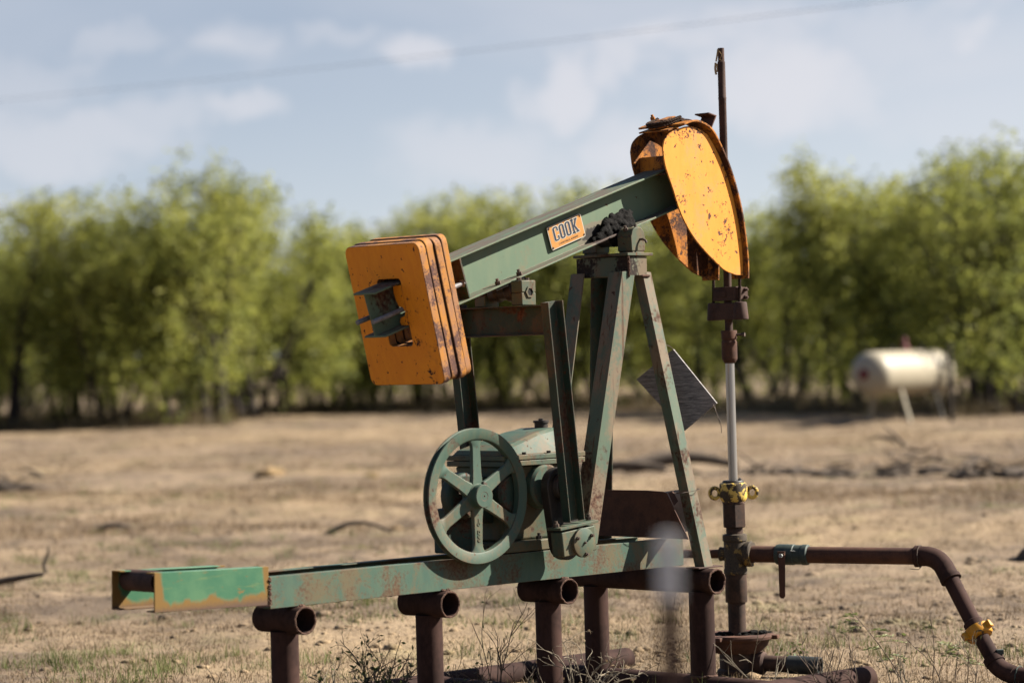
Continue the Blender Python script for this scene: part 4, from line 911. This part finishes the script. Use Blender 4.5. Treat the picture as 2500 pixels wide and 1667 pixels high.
# earth clods
P = np.concatenate([scatter(9000, 12.4, 45, 15, 0, .12, .8, 61), scatter(2500, 12.4, 45, 15, 0)])
ico = bmesh.new(); bmesh.ops.create_icosphere(ico, subdivisions=1, radius=1); iv = np.array([v.co for v in ico.verts]); fi = np.array([[v.index for v in f.verts] for f in ico.faces]); ico.free()
rs = rng.gamma(2.0, .0055, len(P)) + .003
vv_ = (iv[None] * (1 + rng.normal(0, .22, (len(P), len(iv), 1))) * rs[:, None, None] * np.array([1.2, 1.2, .7]) + (P + np.array([0, 0, .004]))[:, None]).reshape(-1, 3)
o = fast_mesh('dirt_clods', vv_, (fi[None] + (np.arange(len(P)) * len(iv))[:, None, None]).reshape(-1, 3), M['ground'], None)
tag(o, 'loose dry earth clods and crumbs over the pasture', 'soil', kind='stuff')

# ------------------------------------------------------------------ fallen wood, brush heaps, stones
def stick(x, y, pts, r, label, m='log', twigs=0):
    b = B(); z = g1(x, y); P_ = [V((px, py, pz)) for px, py, pz in pts]; b.tube(smoothpath(P_, 5), r, 9, taper=r * .4)
    for k in range(twigs):
        p = P_[random.randrange(len(P_))]; d = V((random.uniform(-1, 1), random.uniform(-.6, .6), random.uniform(.2, 1))).normalized()
        b.tube([p, p + d * random.uniform(.08, .25), p + d * random.uniform(.25, .4) + V((.05, 0, .03))], r * .35, 5, taper=r * .1)
    o = b.done('fallen_branch', M[m], None, 0, smooth=60); o.location = (x, y, z); tag(o, label, 'branch', 'dead branches lying on the pasture'); return o
stick(-1.42, 25.4, [(-.30, 0, .01), (-.15, .02, .09), (.0, .03, .115), (.15, .02, .095), (.30, 0, .02)], .028, 'dark arched dead branch lying left of the belt wheel')
stick(1.25, 35, [(-.7, 0, .05), (-.3, .1, .10), (.2, .05, .12), (.6, 0, .06)], .10, 'thick dark log behind the rear leg of the pumpjack')
stick(2.15, 36.4, [(-.75, 0, .05), (-.3, .1, .15), (.2, .08, .17), (.7, 0, .06)], .12, 'thick dark log behind the front leg of the pumpjack')
stick(-3.45, 20.7, [(.02, 0, -.02), (.0, 0, .06), (.03, .01, .13), (.035, 0, .19)], .016, 'short dead stick standing up at the left edge')
stick(-3.45, 19.5, [(-.5, 0, .02), (-.2, .05, .05), (.05, .0, .09), (.2, -.02, .11)], .035, 'brown dead branch lying at the left edge', 'log', 3)
stick(-3.82, 27, [(-.16, 0, .03), (0, 0, .07), (.14, .03, .04)], .04, 'short dark chunk of wood left of the skid end')
def heap(x, y, w, h, nt, label, seed):
    r = np.random.default_rng(seed); b = B()
    for k in range(nt):
        p = V((r.normal(0, w), r.normal(0, w * .5), abs(r.normal(0, h * .4)))); d = V((r.normal(0, 1), r.normal(0, 1), r.normal(0, .22))).normalized(); L = r.uniform(.25, .6)
        b.tube([p, p + d * L * .5 + V((0, 0, r.normal(0, .04))), p + d * L], r.uniform(.008, .03), 5, taper=.004)
    for k in range(7): lump(b, (r.normal(0, w * .8), r.normal(0, w * .4), 0), r.uniform(.08, .16), (1.6, 1.2, .7), 5, seed + k)
    o = b.done('brush_heap', M['log'], None, 0, smooth=60); o.location = (x, y, g1(x, y)); tag(o, label, 'brush pile', 'heaps of cut brush on the pasture'); return o
heap(4.6, 33.7, .55, .45, 46, 'brown heap of dead brush below the cream tank', 5)
heap(5.3, 31.9, .35, .25, 26, 'small heap of dead brush beside the larger brush heap at right', 6)
heap(-6.35, 35.5, .5, .28, 34, 'dark heap of dead brush at the left edge of the pasture', 7)
heap(3.15, 34.5, .35, .10, 34, 'flat dead brush strewn left of the larger brush heap', 9)
heap(4.3, 19.8, .25, .12, 18, 'low dark tangle of dead brush at the right edge', 8)
def stone(x, y, r, label, k):
    b = B(); lump(b, (0, 0, r * .25), r, (1.3, 1, .6), 4, k, .35); o = b.done('stone', M['stone'], None, 0, smooth=60); o.location = (x, y, g1(x, y)); tag(o, label, 'stone', 'pale stones on the pasture')
stone(-3.25, 37.6, .15, 'large pale yellow stone far out left of the counterweight', 1)
stone(-1.9, 37.4, .07, 'small whitish stone far out right of the large pale stone', 4)
stone(-1.13, 26.4, .05, 'small yellow stone at the tip of the arched branch', 2)
stone(-3.35, 16.2, .05, 'small buff stone at the lower left corner', 3)

# ------------------------------------------------------------------ weeds by the pump
def weed(name, x, y, H0, spread, seed, mat, label, stems=5, depth=3, r0=.0022, droop=0.0, leaves=0, curl=0.0, leafmat='leaf_sprout'):
    H = H0 * 1.13; r0 = r0 * 1.35; r = np.random.default_rng(seed); b = B(); tips = []
    def br(p, d, L, rad, lv):
        n_ = 6; pts = [p]; dd = d.copy(); bend = V(r.normal(0, 1, 3)) * (.10 + curl)
        for i in range(n_):
            dd = (dd + bend * .35 + V(r.normal(0, .07 + curl * .3, 3)) - V((0, 0, droop * i / n_))).normalized(); pts.append(pts[-1] + dd * L / n_)
        b.tube(pts, rad, 5, taper=rad * .5); tips.append(pts[-1]); tips.append(pts[3])
        if lv < depth:
            for k in range(r.integers(2, 4)):
                q = pts[r.integers(2, n_)]; s = V((r.normal(0, 1), r.normal(0, 1), r.uniform(0, .9))).normalized()
                br(q, (dd * .8 + s * .75).normalized(), L * r.uniform(.35, .65), rad * .65, lv + 1)
    for k in range(stems):
        a = r.uniform(0, 2 * PI); s = spread * r.uniform(.2, 1)
        br(V((r.normal(0, .03), r.normal(0, .03), -.02)), V((math.cos(a) * s, math.sin(a) * s, 1)).normalized(), H * r.uniform(.5, .8), r0, 1)
    zt = max(v.co.z for v in b.bm.verts); k_ = H / zt
    for v in b.bm.verts: v.co.z *= k_; v.co.x *= min(1.2, k_); v.co.y *= min(1.2, k_)
    root = empty(name, (x, y, g1(x, y)))
    b.done('stems', M[mat], root, 0, smooth=60)
    if leaves:
        T = np.array([(t.x * min(1.2, k_), t.y * min(1.2, k_), t.z * k_) for t in tips]); i = r.integers(0, len(T), leaves)
        c = T[i] + r.normal(0, .012, (leaves, 3)); d = r.normal(0, 1, (leaves, 3)); d[:, 2] -= .3; d /= np.linalg.norm(d, axis=1)[:, None]
        w = np.cross(d, r.normal(0, 1, (leaves, 3))); w /= np.linalg.norm(w, axis=1)[:, None]
        ln = r.uniform(.012, .032, leaves)[:, None]; wd = ln * r.uniform(.18, .3, leaves)[:, None]
        v = np.stack([c, c + d * ln * .5 + w * wd, c + d * ln, c + d * ln * .5 - w * wd], 1).reshape(-1, 3)
        fast_mesh('leaves', v, np.arange(leaves * 4).reshape(-1, 4), M[leafmat], root, np.repeat(np.clip(r.normal(.5, .25, leaves), 0, 1), 4))
    return tag(root, label, 'weed', 'weeds growing round the pump stand')
weed('dry_weed', -.70, 12.72, .31, .75, 3, 'twig', 'leafy tangled weed left of the second stand post', 9, 3, .0019, .05, 90, .12)
weed('dry_weed', -.53, 12.62, .24, .8, 14, 'twig', 'thin dead weed leaning against the second stand post', 4, 3, .0017, .05, 10, .1)
weed('dry_weed', -.10, 12.78, .46, .38, 5, 'twig', 'tallest bare dead weed between two stand posts', 6, 3, .0021, .0, 14, .04)
weed('dry_weed', -.22, 12.6, .26, .8, 8, 'twig', 'bushy bare weed at the foot of the tallest weed', 6, 3, .0018, .04, 20, .12)
weed('dead_weed', .26, 12.42, .30, .8, 10, 'twig_pale', 'bleached curly dead weed before the third stand post', 12, 3, .0022, .10, 24, .28, 'straw')
weed('dead_weed', .12, 12.5, .17, .9, 11, 'twig_pale', 'small bleached weed left of the curly dead weed', 6, 2, .0018, .12, 30, .2, 'straw')
weed('dry_weed', 1.10, 12.75, .36, .35, 21, 'twig_pale', 'thin pale stalks standing before the wellhead flange', 3, 3, .0016, .02, 0, .08)
weed('dry_weed', 1.33, 12.72, .25, .6, 23, 'twig', 'bare twiggy weed right of the wellhead flange', 5, 3, .0019, 0, 0, .05)
weed('dry_weed', -1.42, 12.7, .19, .8, 31, 'twig', 'small dead weed below the green skid extension', 4, 3, .0016, .05, 0, .08)
weed('dry_weed', 1.68, 12.7, .20, .5, 33, 'twig_pale', 'short dead twigs beside the green leafy sprout', 4, 3, .0018, 0, 12, .06)
weed('dry_weed', 1.86, 12.8, .30, .3, 36, 'twig', 'thin bare stalk between the sprout and the yellow union', 2, 3, .0017, 0, 8, .05)
weed('dry_weed', -2.36, 12.9, .10, .8, 37, 'twig', 'little dark twig at the lower left corner', 3, 2, .0016, 0, 0, .08)
weed('dry_weed', -.86, 12.75, .22, .9, 41, 'twig_pale', 'low pale weed at the left foot of the leafy tangled weed', 6, 3, .0016, .06, 40, .14)
weed('leafy_weed', -.62, 12.66, .20, .7, 43, 'twig', 'small green leafy weed under the tangled weed', 7, 2, .0016, .05, 160, .1)
weed('dry_weed', .02, 12.85, .24, .7, 44, 'twig', 'thin bare weed between the tallest weed and the third post', 4, 3, .0016, .02, 0, .08)
weed('dry_weed', 1.52, 12.8, .22, .6, 46, 'twig', 'dark branching twigs left of the leaning sprout', 4, 3, .0018, 0, 0, .05)
weed('dry_weed', 2.05, 12.72, .24, .5, 47, 'twig_pale', 'pale dead stalk in front of the yellow pipe union', 2, 3, .0017, 0, 6, .05)
weed('leafy_weed', 1.30, 13.6, .12, .9, 48, 'twig', 'low green leafy weed behind the side outlet pipe', 6, 2, .0015, .05, 120, .1)
def sprout(x, y, H, lean, seed, label, nf=9, fl=.16):
    r = np.random.default_rng(seed); b = B(); P_ = [V((lean[0] * t ** 1.3, lean[1] * t, H * t)) for t in np.linspace(0, 1, 9)]
    b.tube(P_, .0035, 6, taper=.0015); vs, tn = [], []
    for k in range(nf):
        t = .38 + .62 * k / nf; i = min(int(t * 8), 7); p = P_[i].lerp(P_[i + 1], t * 8 - i); a = r.uniform(0, 2 * PI); d = V((math.cos(a), math.sin(a) * .7, r.uniform(-.1, .5))).normalized(); L = fl * r.uniform(.6, 1)
        q = [p + d * L * s - V((0, 0, .25 * L * s * s)) for s in np.linspace(0, 1, 8)]; b.tube(q, .0011, 4, taper=.0006)
        side = d.cross(V((0, 0, 1))).normalized()
        for j in np.linspace(.12, 1, 13):
            c = p + d * L * j - V((0, 0, .25 * L * j * j))
            for sg in (-1, 1):
                o_ = (side * sg + d * .35 + V((0, 0, r.uniform(-.3, .3)))).normalized(); ll = r.uniform(.022, .034); ww = o_.cross(V(r.normal(0, 1, 3))).normalized() * ll * .13
                vs += [c, c + o_ * ll * .5 + ww, c + o_ * ll, c + o_ * ll * .5 - ww]; tn += [min(1, max(0, r.normal(.55, .25)))] * 4
    root = empty('mesquite_sprout', (x, y, g1(x, y))); b.done('stem', M['twig'], root, 0, smooth=60)
    fast_mesh('leaves', np.array([tuple(v) for v in vs]), np.arange(len(vs)).reshape(-1, 4), M['leaf_sprout'], root, tn)
    return tag(root, label, 'sprout', 'young mesquite sprouts by the flow pipe')
sprout(1.72, 12.75, .37, (-.24, .0), 2, 'tall leaning mesquite sprout with feathery leaves below the flow pipe', 9, .13)
sprout(1.98, 13.0, .20, (.03, .0), 4, 'low feathery mesquite sprout beside the yellow pipe union', 6, .13)

# ------------------------------------------------------------------ sky, sun, camera
wd = bpy.data.worlds.new('World'); S.world = wd; wd.use_nodes = True; nt = wd.node_tree; nt.nodes.clear()
SUNV = V((.782, .126, .610)).normalized(); EL = math.asin(SUNV.z); AZ = math.atan2(SUNV.x, SUNV.y)
def nn(k, **kw):
    x = nt.nodes.new(k)
    for a_, v_ in kw.items(): setattr(x, a_, v_)
    return x
out = nn('ShaderNodeOutputWorld'); bg = nn('ShaderNodeBackground'); sky = nn('ShaderNodeTexSky', sky_type='NISHITA')
sky.sun_disc = False; sky.sun_elevation = EL; sky.sun_rotation = AZ; sky.dust_density = .4; sky.air_density = .7; sky.ozone_density = 1.0; sky.altitude = 300
tc = nn('ShaderNodeTexCoord')
def cl(scale, det, rough, loc, lo, hi, stretch):
    mp = nn('ShaderNodeMapping'); mp.inputs['Scale'].default_value = stretch; mp.inputs['Location'].default_value = loc; nt.links.new(tc.outputs['Generated'], mp.inputs[0])
    x = nn('ShaderNodeTexNoise'); x.inputs['Scale'].default_value = scale; x.inputs['Detail'].default_value = det; x.inputs['Roughness'].default_value = rough; x.inputs['Distortion'].default_value = .3; nt.links.new(mp.outputs[0], x.inputs['Vector'])
    r = nn('ShaderNodeMapRange', interpolation_type='SMOOTHSTEP'); r.inputs[1].default_value = lo; r.inputs[2].default_value = hi; nt.links.new(x.outputs[0], r.inputs[0]); return r.outputs[0]
c1 = cl(9, 5, .55, (.35, 0, .2), .50, .72, (1, 1, 2.0)); c2 = cl(3.2, 4, .5, (2.2, 1.0, .4), .42, .75, (1, 1, 2.6))
mxm = nn('ShaderNodeMath', operation='MAXIMUM'); nt.links.new(c1, mxm.inputs[0]); m5 = nn('ShaderNodeMath', operation='MULTIPLY'); nt.links.new(c2, m5.inputs[0]); m5.inputs[1].default_value = .6; nt.links.new(m5.outputs[0], mxm.inputs[1])
m6 = nn('ShaderNodeMath', operation='MULTIPLY'); nt.links.new(mxm.outputs[0], m6.inputs[0]); m6.inputs[1].default_value = .85
sx_ = nn('ShaderNodeSeparateXYZ'); nt.links.new(tc.outputs['Generated'], sx_.inputs[0])
fade = nn('ShaderNodeMapRange', interpolation_type='SMOOTHSTEP'); fade.inputs[1].default_value = .13; fade.inputs[2].default_value = .34; fade.inputs[3].default_value = 1; fade.inputs[4].default_value = .12; nt.links.new(sx_.outputs[2], fade.inputs[0])
m7 = nn('ShaderNodeMath', operation='MULTIPLY'); nt.links.new(m6.outputs[0], m7.inputs[0]); nt.links.new(fade.outputs[0], m7.inputs[1])
wn = nn('ShaderNodeTexNoise'); wn.inputs['Scale'].default_value = 38; wn.inputs['Detail'].default_value = 5; wn.inputs['Roughness'].default_value = .6; nt.links.new(tc.outputs['Generated'], wn.inputs['Vector'])
def wm(op, a, b_):
    x = nn('ShaderNodeMath', operation=op)
    for v_, k in ((a, 0), (b_, 1)):
        if isinstance(v_, (int, float)): x.inputs[k].default_value = v_
        else: nt.links.new(v_, x.inputs[k])
    return x.outputs[0]
uu = wm('DIVIDE', sx_.outputs[0], sx_.outputs[1]); vv2 = wm('DIVIDE', sx_.outputs[2], sx_.outputs[1])
wsep = nn('ShaderNodeSeparateColor'); nt.links.new(wn.outputs['Color'], wsep.inputs[0])
uu = wm('ADD', uu, wm('MULTIPLY', wm('SUBTRACT', wsep.outputs[0], .5), .05)); vv2 = wm('ADD', vv2, wm('MULTIPLY', wm('SUBTRACT', wsep.outputs[1], .5), .034))
acc = m7.outputs[0]
for px_, py_, rx_, ry_, st_ in ((960, 125, 75, 35, .75), (1305, 205, 55, 65, .8), (1410, 150, 40, 40, .7), (1500, 155, 40, 22, .4), (1800, 190, 130, 95, .85), (1920, 215, 120, 65, .7), (1790, 70, 70, 70, .55), (2080, 90, 150, 60, .45), (560, 262, 60, 26, .6), (370, 270, 90, 40, .45), (290, 95, 90, 25, .4), (800, 70, 50, 22, .35), (170, 330, 200, 50, .55), (60, 200, 120, 60, .4), (2250, 260, 160, 60, .35), (1120, 360, 160, 60, .5)):
    cu_, cv_ = (px_ * 1.063 - 1250) / 6944, (861 - .028 * (px_ * 1.063 - 1250) - py_ * 1.063) / 6944
    du = wm('DIVIDE', wm('SUBTRACT', uu, cu_), rx_ * 1.063 / 6944 * 1.55); dw = wm('DIVIDE', wm('SUBTRACT', vv2, cv_), ry_ * 1.063 / 6944 * 1.5)
    d2 = wm('ADD', wm('MULTIPLY', du, du), wm('MULTIPLY', dw, dw)); sm = nn('ShaderNodeMapRange', interpolation_type='SMOOTHSTEP'); nt.links.new(d2, sm.inputs[0]); sm.inputs[1].default_value = 0; sm.inputs[2].default_value = 1.6; sm.inputs[3].default_value = st_ * .85; sm.inputs[4].default_value = 0
    acc = wm('MAXIMUM', acc, wm('MULTIPLY', sm.outputs[0], wm('GREATER_THAN', sx_.outputs[1], 0)))
hz = nn('ShaderNodeMix', data_type='RGBA'); nt.links.new(wm('MULTIPLY', fade.outputs[0], .82), hz.inputs[0]); nt.links.new(sky.outputs[0], hz.inputs[6]); gm = nn('ShaderNodeMix', data_type='RGBA'); gf = wm('ADD', wm('MULTIPLY', sx_.outputs[2], 7.5), wm('MULTIPLY', sx_.outputs[0], -1.4)); nt.links.new(gf, gm.inputs[0]); gm.clamp_factor = True; gm.inputs[6].default_value = (3.35, 3.46, 3.64, 1); gm.inputs[7].default_value = (1.9, 2.12, 2.52, 1); nt.links.new(gm.outputs[2], hz.inputs[7])
mix = nn('ShaderNodeMix', data_type='RGBA'); nt.links.new(acc, mix.inputs[0]); nt.links.new(hz.outputs[2], mix.inputs[6]); mix.inputs[7].default_value = (4.0, 3.95, 4.15, 1)
nt.links.new(mix.outputs[2], bg.inputs[0]); bg.inputs[1].default_value = .05; nt.links.new(bg.outputs[0], out.inputs[0])

sl = bpy.data.lights.new('sun', 'SUN'); sl.energy = 5.0; sl.angle = math.radians(.5); sl.color = (1, .93, .82)
so = bpy.data.objects.new('sun', sl); COL.objects.link(so); so.rotation_euler = SUNV.to_track_quat('Z', 'Y').to_euler(); so.location = (20, -5, 20)

cam = bpy.data.cameras.new('camera'); co = bpy.data.objects.new('camera', cam); COL.objects.link(co); S.camera = co
cam.lens = 100; cam.sensor_width = 36; cam.clip_end = 6000; cam.clip_start = .1
ROLL = .028; PITCH = 27.5 / 6944.4
fw = V((0, math.cos(PITCH), math.sin(PITCH))); r0 = V((1, 0, 0)); u0 = r0.cross(fw)
Rr = r0 * math.cos(ROLL) - u0 * math.sin(ROLL); Uu = u0 * math.cos(ROLL) + r0 * math.sin(ROLL)
co.matrix_world = Matrix(((Rr.x, Uu.x, -fw.x, 0), (Rr.y, Uu.y, -fw.y, 0), (Rr.z, Uu.z, -fw.z, 1.55), (0, 0, 0, 1)))
cam.dof.use_dof = True; cam.dof.focus_distance = 12.75; cam.dof.aperture_fstop = 1.8; cam.dof.aperture_blades = 0
S.view_settings.view_transform = 'Standard'; S.view_settings.look = 'None'; S.view_settings.exposure = 2.0; S.view_settings.gamma = 1
S.cycles.max_bounces = 8; S.cycles.diffuse_bounces = 6; S.cycles.transmission_bounces = 6; S.cycles.sample_clamp_indirect = 6
